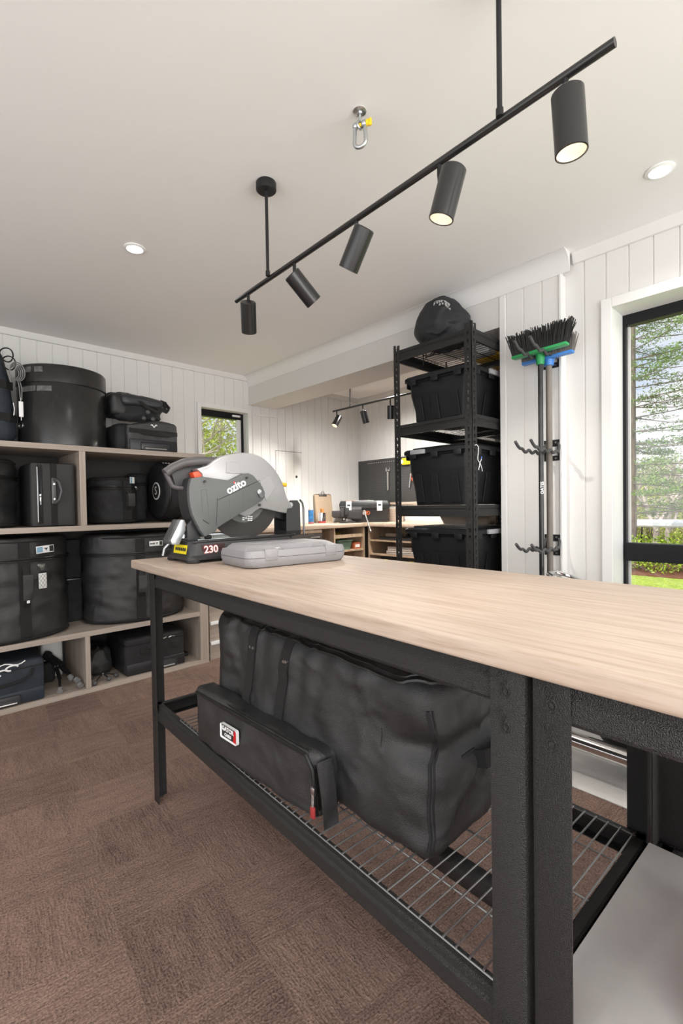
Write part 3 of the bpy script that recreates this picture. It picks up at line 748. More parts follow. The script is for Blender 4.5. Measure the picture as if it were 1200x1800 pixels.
def drum_bag(label, loc, a, b_, h, seed, zfrac, straps, lab=None, hand=None, amp=.011, fab=M_FAB2, name='drum_bag', r=.03):
    t = thing(name, label, 'drum bag', loc)
    body = softcyl(a, b_, h, amp, seed, r=r).out('body', fab, t)
    zb = h*zfrac
    ring(ring(B(), a, b_, zb, .006, .004+amp*.5), a, b_, zb-.014, .0035, .004+amp*.5).out('zip', M_ZIP, t)
    ring(B(), a, b_, .018, .006, .001).out('piping', M_STRAP, t); ring(B(), a, b_, h-.022, .005, .0).out('piping', M_STRAP, t)
    for d_ in straps:
        s_ = surf_strap(B(), a, b_, d_, .03, h-.03, .058, .004, .003+amp*.6).out('strap', M_STRAP, t)
        if hand and d_ == straps[0]:
            m, p, n, rg = on_ell(a, b_, d_, 0)
            z0, z1 = hand
            pts = [tuple(p+n*(.004+.040*math.sin(PI*i/10)**.7)+V(0, 0, z0+(z1-z0)*i/10)) for i in range(11)]
            hd = B().ribbon(pts, tuple(rg), .032, .006); hd.out('handle', M_STRAP, s_)
            pts = [tuple(p+n*(.046+.004*math.sin(PI*i/6))+V(0, 0, z0+(z1-z0)*(.22+.56*i/6))) for i in range(7)]
            B().ribbon(pts, tuple(rg), .052, .020).out('handle_wrap', M_FAB2, s_)
    return t
# ------------------------------------------------------------------- third row: the two big drum bags
a, b_, h = .36, .25, .615
t = drum_bag('huge black drum bag with white diamond tag at the left edge of the photo', (.44, 3.548, .3975), a, b_, h, 1, .80, (-76, 20), hand=(.20, .46))
m = on_ell(a, b_, -57, .542, .012)[0] @ Matrix.Rotation(.05, 4, 'Z'); logo_label(t, m, .112, .044, M_BLUE, M_PRINT, '')
m = on_ell(a, b_, -65, .455, .014)[0]; zip_pulls(t, m, 4, 1.15)
m = on_ell(a, b_, -60.5, .352, .013)[0]
tg = B().box(-.024, .024, -.046, .046, 0, .002, .001).move(m).out('name_tag', M_WHITE, t)
b = B()
for i in range(-2, 4):
    for s_ in (1, -1):
        y0, y1 = -.040+i*.027, -.040+i*.027+.055
        x0, x1 = -.021*s_, .021*s_
        c0, c1 = max(y0, -.042), min(y1, .042)
        if c1 > c0:
            f0, f1 = (c0-y0)/(y1-y0), (c1-y0)/(y1-y0)
            b.tube([(x0+(x1-x0)*f0, c0, .0024), (x0+(x1-x0)*f1, c1, .0024)], .0008, 4)
b.move(m).out('tag_pattern', M_PRINT, tg)
B().tube([tuple(m @ V(-.02, .05, .003)), tuple(m @ V(0, .056, .006)), tuple(m @ V(.03, .054, .003))], .003).out('tag_loop', M_STRAP, tg)
B().box(-.008, .008, -.008, .008, 0, .002).move(on_ell(a, b_, -76, .245, .05)[0]).out('handle_label', M_WHITE, t)
a, b_, h = .338, .24, .605
t = drum_bag('huge black drum bag on the shelf behind the corner of the worktop', (1.245, 3.545, .3975), a, b_, h, 4, .79, (-98, 10), hand=(.17, .37), amp=.012)
m = on_ell(a, b_, -80, .535, .014)[0]; logo_label(t, m, .10, .034, None, M_PRINT, 'RAGE')
# dark hard case between them
t = thing('flight_case', 'square black case with pale piping tucked between the two big drum bags', 'case', (.864, 3.748, .3975))
B().soft(.125, .15, .30, .12, 12, .003, 5, 5).out('body', M_FAB, t); B().soft(.125, .15, .27, .12, 12, .003, 5, 6, c=(0, 0, .302)).out('upper_body', M_FAB, t)
B().tube([(-.058, -.077, .295), (.058, -.077, .295)], .004).out('piping', M_STE, t)
# ------------------------------------------------------------------- top row
def backpack_top(p): return p
t = thing('soft_bag', 'tall dark bag with cord loops at the far left on top of the shelves', 'bag', (.315, 3.60, 1.5805))
def tall(p):
    k = p.z/.60; p.x *= 1-.30*k*k; p.y *= 1-.25*k*k; return p
B().soft(.46, .30, .60, .55, 22, .014, 4, 11, shape=tall, ridge=.3).out('body', M_NAVY, t)
for z, k in ((.16, .99), (.36, .92)):
    b = B(); b.ribbon([(-.232*k, -.10, z), (-.19*k, -.153*k, z), (0, -.160*k, z+.01), (.19*k, -.152*k, z), (.232*k, -.09, z)], (0, 0, 1), .05, .006); b.out('band', M_STRAP, t)
b = B()
for i, (zz_, yy) in enumerate(((.545, -.11), (.50, -.10))):
    c = V(.185+.012*i, yy, zz_); b.tube([tuple(c+V(.034*math.cos(q)*1.0, -.01*math.sin(2*q), .042*math.sin(q))) for q in [2*PI*j/18 for j in range(18)]], .004, 8, closed=True)
b.out('cord_loop', M_BLK, t)
# hard fibre drum case
t = thing('drum_case', 'big glossy black round hard drum case on top of the shelves', 'drum case', (.816, 3.572, 1.5805))
R = .255
B().lathe([(R-.006, 0), (R, .004), (R, .395), (R-.004, .40)], 96).out('shell', M_FVC, t)
lid = B().lathe([(R+.001, .386), (R+.005, .388), (R+.005, .487), (R-.002, .498), (R-.05, .502), (.05, .504)], 96).out('lid', M_FVC, t)
M_TAPE = mat('worn_tape', (.10, .10, .10), .6, 0, .3, 120, .5, 40)
def tape(parent, a0, a1, z0, z1, R_):
    b = B(); n = 12
    P0 = [(R_*math.cos(math.radians(a0+(a1-a0)*i/n)), R_*math.sin(math.radians(a0+(a1-a0)*i/n))) for i in range(n+1)]
    P1 = [(x*(1+.001/R_), y*(1+.001/R_)) for x, y in P0]
    b.prism([(x, y, z0) for x, y in P0+P1[::-1]], (0, 0, z1-z0)); return b.out('tape', M_TAPE, parent, angle=30)
tape(lid, -160, -142, .445, .478, R+.0052); tape(lid, -137, -126, .445, .478, R+.0052)
tape(t, -160, -137, .330, .362, R+.0003); tape(t, -135, -116, .330, .362, R+.0003)
m = frame_mtx((R*math.cos(math.radians(-166)), R*math.sin(math.radians(-166)), .125), (-math.sin(math.radians(-166)), math.cos(math.radians(-166)), 0), (0, 0, 1))
b = B(); b.tube([tuple(m @ V(.026*math.cos(q), .020*math.sin(q), .002)) for q in [2*PI*i/28 for i in range(28)]], .0018, 6, closed=True)
for x_, y_ in ((-.012, .004), (.0, .004), (.012, .004), (-.006, -.006), (.006, -.006)): b.box(x_-.004, x_+.004, y_-.003, y_+.003, 0, .002, mtx=m)
b.out('oval_emblem', M_STE, t)
# cable, clasp and silver tag hanging on the side of the hard case
t = thing('cable_coil', 'looped grey cable with silver tag hanging beside the round hard case', 'cable', (.530, 3.445, 1.78))
b = B()
for k in range(4):
    rr_ = .030+.006*k; b.tube([(.004*k+rr_*.85*math.cos(q), -.01*k+.4*rr_*math.cos(q), .235+rr_*1.15*math.sin(q)) for q in [2*PI*i/24 for i in range(24)]], .0034, 6, closed=True)
b.tube([(.022, -.01, .20), (.034, -.015, .14), (.032, -.016, .07)], .0032).tube([(.012, -.01, .20), (.022, -.018, .14), (.024, -.018, .075)], .0032)
b.tube([(-.02, -.01, .20), (-.022, -.012, .17)], .0036)
b.out('cable', mat('grey_cable', (.20, .20, .20), .4), t)
B().box(.014, .038, -.026, -.016, -.035, .06, .004).out('tag', M_WHITE, t)
B().cyl((.026, -.02, -.035), (.026, -.02, -.055), .003).cyl((.026, -.02, .06), (.026, -.02, .08), .003).out('clasp', M_STE, t)
B().tube([(-.012, -.02, .045), (-.007, -.022, .01), (-.011, -.02, -.03)], .0045).out('zip_pull', M_STE, t)
# trolley bag and the backpack lying on it
t = thing('trolley_bag', 'black wheeled trolley bag on top of the shelves under a backpack', 'bag', (1.335, 3.565, 1.5805))
def trol(p):
    if p.z > .16: p.z -= .045*max(0, (-p.x/.19))*(p.z-.16)/.06+.02*max(0, p.x/.19)**3
    return p
B().soft(.365, .40, .225, .22, 20, .006, 6, 21, shape=trol, ridge=.3).out('body', M_FAB2, t)
B().soft(.16, .36, .19, .5, 14, .012, 6, 22, c=(-.165, .02, 0), ridge=.3).out('side_pocket', M_FAB, t)
B().box(-.168, .170, -.2085, -.18, .003, .082, .006, 3).out('wheel_guard', M_PLA, t)
hb = B().box(-.095, .108, -.2125, -.206, .006, .062, .010, 3).out('handle_housing', mat('dark_grey_plastic', (.045, .045, .047), .35), t)
B().box(-.078, .090, -.2135, -.2100, .006, .034, .002).out('handle_slot', M_PRINT, hb)
B().cyl((-.07, -.2155, .02), (.085, -.2155, .02), .006).out('pull_handle', M_STE, hb)
b = B(); [b.cyl((x_, -.2120, .05), (x_, -.2145, .05), .005, seg=12) for x_ in (-.082, .094)]; b.outs('screw', M_PRINT, hb)
B().ribbon([(-.09, -.205, .135), (-.05, -.222, .130), (.02, -.232, .126), (.09, -.222, .128), (.13, -.204, .133)], (0, 0, 1), .034, .008).out('grab_handle', M_STRAP, t)
B().ribbon([(-.17, -.204, .140), (.172, -.204, .136)], (0, 0, 1), .03, .004).out('band', M_STRAP, t)
m = frame_mtx((.0, -.207, .178), (1, 0, 0), (0, 0, 1)); B().tube([tuple(m @ V(x_, y_, .004)) for x_, y_ in ((-.022, .008), (-.014, .012), (0, -.006), (.014, .012), (.022, .008))], .0045).out('zip_pull', M_WHITE, t)
B().tube([tuple(V(x_, -.19+.006*math.sin(9*x_), .195+.008*math.cos(8*x_))) for x_ in [-.17+.34*i/20 for i in range(21)]], .004).out('zip', M_ZIP, t)
t = thing('backpack', 'crumpled black backpack with webbing loops lying on the trolley bag', 'backpack', (1.268, 3.60, 1.824))
def bpk(p):
    p.z *= 1-.30*max(0, p.x/.19); p.z += .03*math.sin(p.y*9); return p
B().soft(.34, .32, .19, .7, 26, .020, 5.5, 31, shape=bpk, ridge=.5).out('body', M_FAB, t)
B().soft(.30, .09, .08, .8, 14, .006, 8, 32, c=(.02, -.145, .085), shape=bpk).out('front_pocket', mat('satin_black_nylon', (.030, .032, .036), .38, 0, .3, 300), t)
b = B().ribbon([(-.02, -.18, .13), (.04, -.21, .07), (.11, -.215, .045), (.17, -.20, .08), (.17, -.17, .12), (.12, -.16, .125)], (.2, .5, 1), .028, .004)
b.ribbon([(.06, -.16, .14), (.12, -.19, .08), (.18, -.19, .06), (.22, -.16, .09), (.20, -.12, .14), (.17, -.11, .15)], (.2, .5, 1), .030, .004); b.out('strap', M_STRAP, t)
b = B(); [b.tube([(-.15+.03*math.sin(3*q), -.155+.004*q, .16-.05*q), (-.11, -.165, .145-.05*q), (.13, -.17, .125-.06*q)], .0035) for q in (0, .6)]; b.out('zip', M_ZIP, t)
B().soft(.11, .12, .15, .6, 10, .012, 9, 33, c=(-.135, -.10, 0.01), ridge=.4).out('side_pocket', M_FAB2, t)
t = thing('mini_tripod', 'tiny folded tripod with three round grey rubber feet on the trolley bag', 'tripod', (1.31, 3.375, 1.812))
for x_, z_ in ((-.042, 0), (-.012, .045), (.022, 0)):
    lg = B().tube([(x_, -.012, z_), (-.01, .0, .02), (-.01, .06, .03)], .0032).out('leg', M_BLK, t)
    B().ball((x_, -.012, z_), .0155, 16, (1, .8, 1)).out('rubber_foot', mat('grey_rubber', (.07, .07, .07), .5), lg)
# ------------------------------------------------------------------- second row
t = drum_bag('black drum bag on the second shelf at the left edge of the photo', (.30, 3.57, 1.0745), .235, .235, .415, 7, .74, (-120,), amp=.014, fab=M_FAB2)
t = thing('suitcase', 'upright black suitcase with moulded side handle on the second shelf', 'suitcase', (.70, 3.345, 1.0745))
B().soft(.248, .36, .395, .16, 16, .002, 4, 41, c=(0, .18, 0)).out('body', mat('suitcase_fabric', (.026, .026, .026), .5, 0, .5, 500), t)
for x_ in (-.080, -.066): B().tube([(x_, .012, .012), (x_, -.0035, .03), (x_, -.0035, .365), (x_, .012, .385)], .0048).out('zip', M_ZIP, t)
B().tube([(-.085, .0, .03), (-.085, -.003, .2), (-.085, .0, .365)], .003).out('piping', M_STE, t)
B().box(-.017, .017, -.004, .004, .006, .39, .002).out('band', M_STRAP, t)
hd = B().tube([(.000, -.006, .287), (.005, -.018, .292), (.022, -.036, .275), (.034, -.042, .22), (.022, -.036, .165), (.005, -.018, .145), (.0, -.006, .150)], .0085, 12).out('handle', mat('grey_handle', (.07, .07, .072), .35), t)
B().box(-.013, .013, -.012, .0, .140, .300, .005).out('handle_plate', mat('grey_handle_plate', (.09, .09, .092), .4), hd)
b = B(); [b.cyl((0, -.010, z_), (0, -.015, z_), .006, seg=14) for z_ in (.17, .262)]; b.outs('stud', M_STE, hd)
zz_ = B().box(-.078, -.066, -.010, -.004, .185, .20, .002).box(-.077, -.067, -.010, -.006, .155, .183, .002).tube([(-.072, -.009, .155), (-.072, -.011, .135)], .003); zz_.out('zip_pull', M_STE, t)
t = drum_bag('small round black drum bag with label on the second shelf beside the divider', (1.106, 3.562, 1.0745), .16, .16, .325, 9, .79, (-73,), hand=(.09, .24), amp=.008, fab=M_FAB)
m = on_ell(.16, .16, -58, .303, .010)[0]; B().box(-.022, .022, -.022, .022, 0, .002).move(m).out('logo_label', M_WHITE, t)
B().box(-.020, -.002, -.020, .020, .0021, .0026).move(m).out('label_panel', M_BLUE, t); zip_pulls(t, on_ell(.16, .16, -50, .262, .012)[0], 3, .9)
t = drum_bag('plain dark drum bag standing in shadow behind the small labelled one', (1.326, 3.705, 1.0745), .075, .075, .37, 12, .80, (), amp=.008, fab=M_FAB)
t = thing('drum_bag', 'black drum bag lying on its side on the shelf behind the chop saw', 'drum bag', (1.416, 3.572, 1.3085))
rot = Matrix.Rotation(PI/2, 4, 'Y') @ Matrix.Rotation(PI/2, 4, 'Z')
softcyl(.212, .212, .195, .006, 15).move(rot).out('body', M_FAB, t)
b = B(); ring(b, .212, .212, .15, .006, .007); ring(b, .212, .212, .03, .006, .004); b.move(rot).out('zip', M_ZIP, t)
b = B().cyl((-.004, -.03, .0), (.002, -.03, .0), .066, seg=32); b.out('round_logo', M_WHITE, t); B().cyl((-.0055, -.03, 0), (.0, -.03, 0), .056, seg=32).out('logo_centre', M_PRINT, t)
m = frame_mtx((-.0056, -.03, 0), (0, -1, 0), (0, 0, 1)); b = B(); b.add(text_mesh('S', .09, .0008), m); b.out('logo_letter', M_WHITE, t, False)
b = B(); [b.box(.05+.022*i, .062+.022*i, -.03, -.018, .212, .216) for i in range(3)]; b.outs('label_print', M_WHITE, t, gap=.004)
# ------------------------------------------------------------------- bottom row
def wheelie(name, label, loc, sx, sy, sz, seed, fab, slot):
    t = thing(name, label, 'suitcase', loc)
    B().soft(sx, sy, sz, .18, 20, .004, 6, seed, c=(0, sy/2, 0), ridge=.3, shape=lambda p: V(p.x, p.y, p.z*(1+.05*(p.y/sy*2)))).out('body', fab, t)
    B().box(-sx/2+.006, sx/2-.006, -.006, .03, .003, sz*.30, .006, 3).out('wheel_guard', M_PLA if fab is not M_NAVY else mat('navy_plastic', (.022, .03, .042), .4), t)
    hs = B().box(slot-.09, slot+.10, -.010, -.004, .006, sz*.235, .010, 3).out('handle_housing', mat('dark_grey_plastic', (.045, .045, .047), .35), t)
    B().box(slot-.072, slot+.082, -.0112, -.008, .006, sz*.12, .002).out('handle_slot', M_PRINT, hs)
    B().tube([(slot-.07, -.013, sz*.06), (slot+.08, -.013, sz*.06)], .0065).out('pull_handle', M_STE, hs)
    B().tube([(-sx/2-.001, sy-.03, sz*.85), (-sx/2-.001, .02, sz*.8), (-sx/2+.01, -.001, sz*.8), (sx/2-.01, -.001, sz*.8)], .004).out('zip', M_ZIP, t)
    return t
t = wheelie('rolling_suitcase', 'dark navy rolling suitcase with white print in the bottom left compartment', (.345, 3.322, .0335), .55, .40, .265, 51, M_NAVY, .05)
hd = B().tube([(-.06, -.004, .155), (-.03, -.022, .140), (.06, -.030, .132), (.15, -.022, .140), (.20, -.010, .165), (.215, -.003, .20)], .0075).out('grab_handle', M_STRAP, t)
m = frame_mtx((.03, -.0065, .215), (1, 0, .12), (0, 0, 1)); b = B()
for k in range(5):
    b.tube([tuple(m @ V(-.12+.05*k+.03*math.cos(q), .014*math.sin(q)-.012*(k % 2), .002)) for q in [2*PI*i/14 for i in range(11)]], .0052, 6)
b.tube([tuple(m @ V(-.13+.02*i, .012*math.sin(i*.9)+.022, .002)) for i in range(15)], .0035, 6).out('white_print', M_WHITE, t)
t = thing('water_jug', 'translucent white plastic jug behind the folded tripod on the bottom shelf', 'jug', (.735, 3.75, .0335))
M_JUG = mat('milky_plastic', (.70, .70, .68), .4)
B().soft(.13, .13, .27, .3, 8, .001, 4, 2).out('body', M_JUG, t); B().cyl((0, 0, .268), (0, 0, .296), .024).out('cap', M_JUG, t)
t = thing('soft_pouch', 'small black pouch lying in front of the white jug on the bottom shelf', 'bag', (.682, 3.635, .0335))
B().soft(.10, .09, .13, .6, 14, .012, 9, 63, ridge=.4).out('body', M_FAB, t); B().tube([(-.03, -.046, .09), (.03, -.046, .095)], .003).out('zip', M_ZIP, t)
t = thing('tripod', 'black folded light tripod with grey feet lying on the bottom shelf', 'tripod', (.752, 3.55, .0345))
feet = ((-.052, -.215, .020), (.024, -.150, .064), (.050, -.190, .050), (.062, -.218, .022))
for i, (x_, y_, z_) in enumerate(feet):
    hub = V(.000, .02, .105); top_ = V(-.05, .09, .165); f_ = V(x_, y_, z_)
    lg = B().tube([tuple(top_+V(.012*i-.02, 0, 0)), tuple(hub+V(.012*i-.02, 0, .01*(i % 2))), tuple(hub.lerp(f_, .55))], .0115, 10).tube([tuple(hub.lerp(f_, .45)), tuple(f_)], .0075, 10).out('leg', M_BLK, t)
    dv_ = (f_-hub).normalized(); B().cyl(tuple(f_-dv_*.012), tuple(f_+dv_*.012), .0165, seg=18).out('rubber_foot', mat('grey_foot', (.20, .20, .20), .5), lg)
    B().ball(tuple(hub+V(.018*i-.03, -.012, .004)), .013, 12).out('joint', M_PLA, lg)
B().cyl((-.065, .08, .16), (-.045, .105, .178), .026).out('head', M_PLA, t)
t = thing('soft_pouch', 'crumpled black bag with a loop handle beside the bottom divider', 'bag', (.975, 3.60, .0335))
B().soft(.17, .24, .20, .6, 18, .02, 7, 61, ridge=.5).out('body', M_FAB2, t)
B().ribbon([(-.06, -.115, .10), (-.05, -.13, .16), (-.01, -.135, .205), (.03, -.13, .19), (.065, -.12, .09)], (1, 0, .2), .022, .004).out('handle', M_STRAP, t)
t = thing('stand_base', 'black steel rod stand base with round rubber feet on the bottom shelf', 'stand', (.968, 3.40, .0335))
for i, (x_, y_) in enumerate(((-.072, -.082), (.020, -.06), (.078, -.020), (-.06, .05))):
    lg = B().tube([(x_, y_, .018), (x_*.4, y_*.4, .034), (0, 0, .036)], .004).out('leg', M_BLK, t)
    B().ball((x_, y_, .0155), .0155, 16, (1, 1, .98)).out('rubber_foot', mat('grey_rubber', (.07, .07, .07), .5), lg)
B().cyl((0, 0, .028), (0, 0, .046), .008).out('clamp', M_STE, t)
t = wheelie('rolling_suitcase', 'black rolling suitcase with lowered handle in the bottom right compartment', (1.303, 3.330, .0335), .425, .38, .262, 55, M_FAB, .045)
b = B().ribbon([(-.09, -.004, .150), (-.05, -.022, .148), (.04, -.024, .148), (.09, -.004, .150)], (0, 0, 1), .030, .006); b.out('grab_handle', M_STRAP, t)
for x_ in (-.085, .135): B().box(x_-.025, x_+.025, -.007, .002, .135, .175, .003).out('patch', M_STRAP, t)
b = B().tube([(.03, -.002, .224), (.05, -.012, .215), (.07, -.012, .222)], .004).tube([(.09, -.002, .214), (.105, -.012, .222), (.13, -.01, .218)], .004); b.out('zip_pull', M_STE, t)
t = thing('power_adapter', 'tiny dark box on the bottom shelf beside the black rolling suitcase', 'box', (1.575, 3.50, .0335))
B().box(-.028, .028, -.035, .035, 0, .024, .004).out('body', M_PLA, t); B().tube([(-.03, .01, .02), (-.05, .03, .01), (-.05, .08, .004)], .003).out('cord', M_BLK, t)
# =================================================================== abrasive chop saw on the worktop
SC = V(.36, 0, ZT)
t = thing('chop_saw', 'grey and silver abrasive chop saw standing at the far end of the worktop', 'saw', tglo(*SC), TYAW)
P3 = lambda pts, y: [(x-SC.x, y, z-ZT) for x, z in pts]
M_SIL = mat('silver_guard_paint', (.36, .355, .36), .34, .4, .12, 60)
M_DGR = mat('dark_grey_housing', (.105, .11, .108), .45, 0, .3, 400)
M_DGR2 = mat('charcoal_housing', (.028, .028, .029), .42, 0, .3, 400)
M_BASE = mat('black_base_enamel', (.030, .030, .031), .38, 0, .2, 200)
M_GRIT = mat('abrasive_disc', (.060, .056, .052), .85, 0, 1.0, 900, .5, 500)
M_GUN = mat('gunmetal', (.16, .16, .165), .35, .8, .3, 80)
def xr(z, t0): return rr_prism(None, .258-t0, .112-t0, .030, z, z)[0]
base = loft(B(), [rr_prism(None, .266, .120, .03, .012, .012)[0], rr_prism(None, .266, .120, .03, .022, .022)[0], rr_prism(None, .256, .110, .03, .030, .030)[0], rr_prism(None, .248, .102, .03, .072, .072)[0], rr_prism(None, .244, .098, .03, .082, .082)[0], rr_prism(None, .236, .090, .026, .086, .086)[0]]).out('base', M_BASE, t)
B().tube([(.0-.235, -.096, .082), (.245, -.096, .088), (.258, -.085, .088), (.262, .0, .088)], .0065, 10).out('base_rim', M_BASE, base)
for sx in (-1, 1):
    for sy in (-1, 1):
        B().lathe([(.026, 0), (.032, .004), (.028, .016), (.02, .022)], 20, c=(sx*.235, sy*.092, 0)).out('foot', M_RUB, t)
m = frame_mtx((-.2525, -.008, .052), (0, -1, 0), (.16, 0, 1))
lb = B().box(-.062, .062, -.018, .018, -.001, .0012).move(m).out('warning_label', mat('warning_yellow', (.88, .72, .01), .45), t)
b = B()
for i in range(6): b.cyl(tuple(m @ V(-.038+.018*i, 0, .001)), tuple(m @ V(-.038+.018*i, 0, .0022)), .0075, seg=16)
b.prism([(-.058, -.012, .0012), (-.046, -.012, .0012), (-.052, .012, .0012)], (0, 0, .001)) if False else None
b.out('label_icons', M_PRINT, lb, False)
m = frame_mtx((-.155, -.1065, .050), (1, 0, .02), (0, 0.06, 1))
lb = B().box(-.05, .05, -.021, .021, -.002, .0005).move(m).out('power_label', mat('maroon_label', (.045, .018, .018), .4), t)
b = B(); b.add(text_mesh('230', .040, .0005, .0026), m @ Matrix.Translation((-.012, 0, .0022))); b.out('number_outline', mat('red_outline', (.45, .06, .05), .5), lb, False)
b = B(); b.add(text_mesh('230', .040, .0005, .0008), m @ Matrix.Translation((-.012, 0, .0032))); b.out('number', M_WHITE, lb, False)
# plate, fence and vice on top of the base
B().box(-.20, .05, -.06, .07, .086, .0895, .001).out('table_plate', M_ZINC, t)
B().prism([(-.212, -.075, .088), (-.252, -.08, .112), (-.268, -.082, .090), (-.262, -.082, .076), (-.244, -.08, .085)], (0, .012, 0)) and None
b = B(); b.prism([(-.30, -.045, .075), (-.304, -.045, .092), (-.262, -.045, .172), (-.246, -.045, .170), (-.243, -.045, .130), (-.272, -.045, .070)], (0, .085, 0), .002); b.out('spark_plate', M_ZINC, t)
b = B(); b.prism([(-.238, -.05, .087), (-.240, -.05, .150), (-.212, -.05, .178), (-.194, -.05, .180), (-.214, -.05, .160), (-.196, -.05, .130), (-.188, -.05, .100), (-.180, -.05, .087)], (0, .012, 0), .0015); b.out('fence', M_DGR2, t)
B().cyl((-.262, -.02, .105), (-.06, -.02, .105), .009).cyl((-.262, -.02, .105), (-.245, -.02, .105), .017, seg=6).out('vice_screw', M_ZINC, t)
B().cyl((-.175, -.072, .098), (-.150, -.072, .098), .0085).out('bolt', M_BLK, t)
B().tube([(-.262, .085, .070), (-.278, .095, .050), (-.283, .10, .020)], .006).out('side_lever', M_ZINC, t)
# cutting wheel
WC = (.386-SC.x, -.032, 1.212-ZT)
w_ = B().cyl((WC[0], -.034, WC[2]), (WC[0], -.0295, WC[2]), .178, seg=96).out('cutting_wheel', M_GRIT, t)
B().cyl((WC[0], -.036, WC[2]), (WC[0], -.0335, WC[2]), .106, seg=64).out('wheel_label', mat('wheel_paper', (.105, .108, .10), .7), w_)
m = frame_mtx((WC[0]+.018, -.0363, WC[2]-.080), (1, 0, -.12), (0, 0, 1)); b = B()
for i in range(4):
    for j in range(5):
        if (i*3+j*5) % 7 != 3: b.box(-.026+i*.013, -.016+i*.013, -.018+j*.0085, -.0135+j*.0085, 0, .0006, mtx=m)
b.out('wheel_print', M_WHITE, w_, False)
# guard, arm cover
G = [(.184, 1.31), (.213, 1.347), (.256, 1.379), (.308, 1.399), (.378, 1.410), (.442, 1.404), (.491, 1.381), (.541, 1.336), (.575, 1.282), (.594, 1.222), (.599, 1.162), (.594, 1.142), (.546, 1.150), (.486, 1.163), (.453, 1.168), (.432, 1.158), (.403, 1.137), (.375, 1.132), (.352, 1.142), (.30, 1.165), (.19, 1.27)]
def smooth_poly(pts, k=3, keep=()):
    out = []; n = len(pts)
    for i in range(n):
        p0, p1, p2, p3 = (V(*pts[(i+j-1) % n], 0) for j in range(4))
        for s in range(k):
            u_ = s/k; q = .5*((2*p1)+(-p0+p2)*u_+(2*p0-5*p1+4*p2-p3)*u_*u_+(-p0+3*p1-3*p2+p3)*u_**3); out.append((q.x, q.y))
    return out
Gs = smooth_poly(G[:11], 3)[:31]+G[11:]
gd = B(); gd.prism(P3(Gs, -.062), (0, .095, 0), .006); gd = gd.out('blade_guard', M_SIL, t, angle=30)
b = B()
b.prism(P3([(.288, 1.318), (.293, 1.366), (.343, 1.366), (.366, 1.318)], -.0655), (0, .005, 0), .0015)
b.prism(P3([(.452, 1.285), (.506, 1.315), (.534, 1.262), (.482, 1.200)], -.0655), (0, .005, 0), .0015)
b.outs('guard_rib', M_SIL, gd, angle=20)
A_ = [(.126, 1.290), (.170, 1.299), (.286, 1.286), (.300, 1.289), (.359, 1.317), (.380, 1.320), (.404, 1.312), (.433, 1.284), (.452, 1.260), (.463, 1.235), (.460, 1.214), (.447, 1.200), (.435, 1.194), (.324, 1.139), (.235, 1.092), (.226, 1.076), (.178, 1.057), (.158, 1.085), (.142, 1.118), (.128, 1.147), (.121, 1.176), (.117, 1.205), (.116, 1.239), (.119, 1.265)]
ar = B(); ar.prism(P3(A_, -.088), (0, .026, 0), .003); ar = ar.out('arm_cover', M_DGR, t, angle=30)
E_ = [(.126, 1.290), (.119, 1.265), (.116, 1.239), (.117, 1.205), (.121, 1.176), (.128, 1.147), (.142, 1.118), (.158, 1.085), (.178, 1.057)]
b = B(); b.prism(P3(E_+[(x+.012, z+.006) for x, z in E_[::-1]], -.062), (0, .085, 0)); b.out('front_skirt', M_DGR2, t, angle=30)
gr = B()
line = lambda pts, rad=.0012: gr.tube(P3(pts, -.0884), rad, 6)
line([(.238, 1.205), (.437, 1.290)]); line([(.235, 1.212), (.228, 1.100)])
gr.outs('arm_seam', M_DGR2, ar)
b = B()
for p in (((.165, 1.245), (.170, 1.15)), ((.188, 1.248), (.198, 1.130)), ((.165, 1.245), (.188, 1.248)), ((.290, 1.216), (.292, 1.125)), ((.356, 1.243), (.352, 1.155))): b.tube(P3(p, -.0882), .0010, 6)
b.outs('arm_rib', M_DGR, ar)
B().tube(P3([(.170, 1.125), (.196, 1.108)], -.0884), .0016, 6).out('arrow_mark', M_PRINT, ar)
ang = math.atan2(1.276-1.231, .362-.270)
m = frame_mtx((.322-SC.x, -.0882, 1.262-ZT), (math.cos(ang), 0, math.sin(ang)), (-math.sin(ang), 0, math.cos(ang)))
b = B(); b.add(text_mesh('ozito', .047, .0006, .0012), m); b.out('maker_lettering', M_WHITE, ar, False)
b = B().box(-.0035, .0045, .0155, .0225, .0004, .0018, .0008, 1).move(m @ Matrix.Translation((-.0015, .0, 0))); b.out('letter_dot', mat('red_dot', (.75, .06, .05), .5), ar)
for x_, z_, rr_, mm in ((.430, 1.240, .0105, M_STE), (.440, 1.226, .0125, M_GUN), (.430, 1.182, .0065, M_PRINT), (.180, 1.279, .005, M_PRINT), (.371, 1.299, .005, M_PRINT)):
    bo = B().lathe([(rr_, 0), (rr_, .006), (rr_*.55, .008), (rr_*.5, .003)], 20, axis='Y', c=(x_-SC.x, 0, z_-ZT)); bo.move(Matrix.Translation((0, -.0955, 0))); bo.out('bolt', mm, ar)
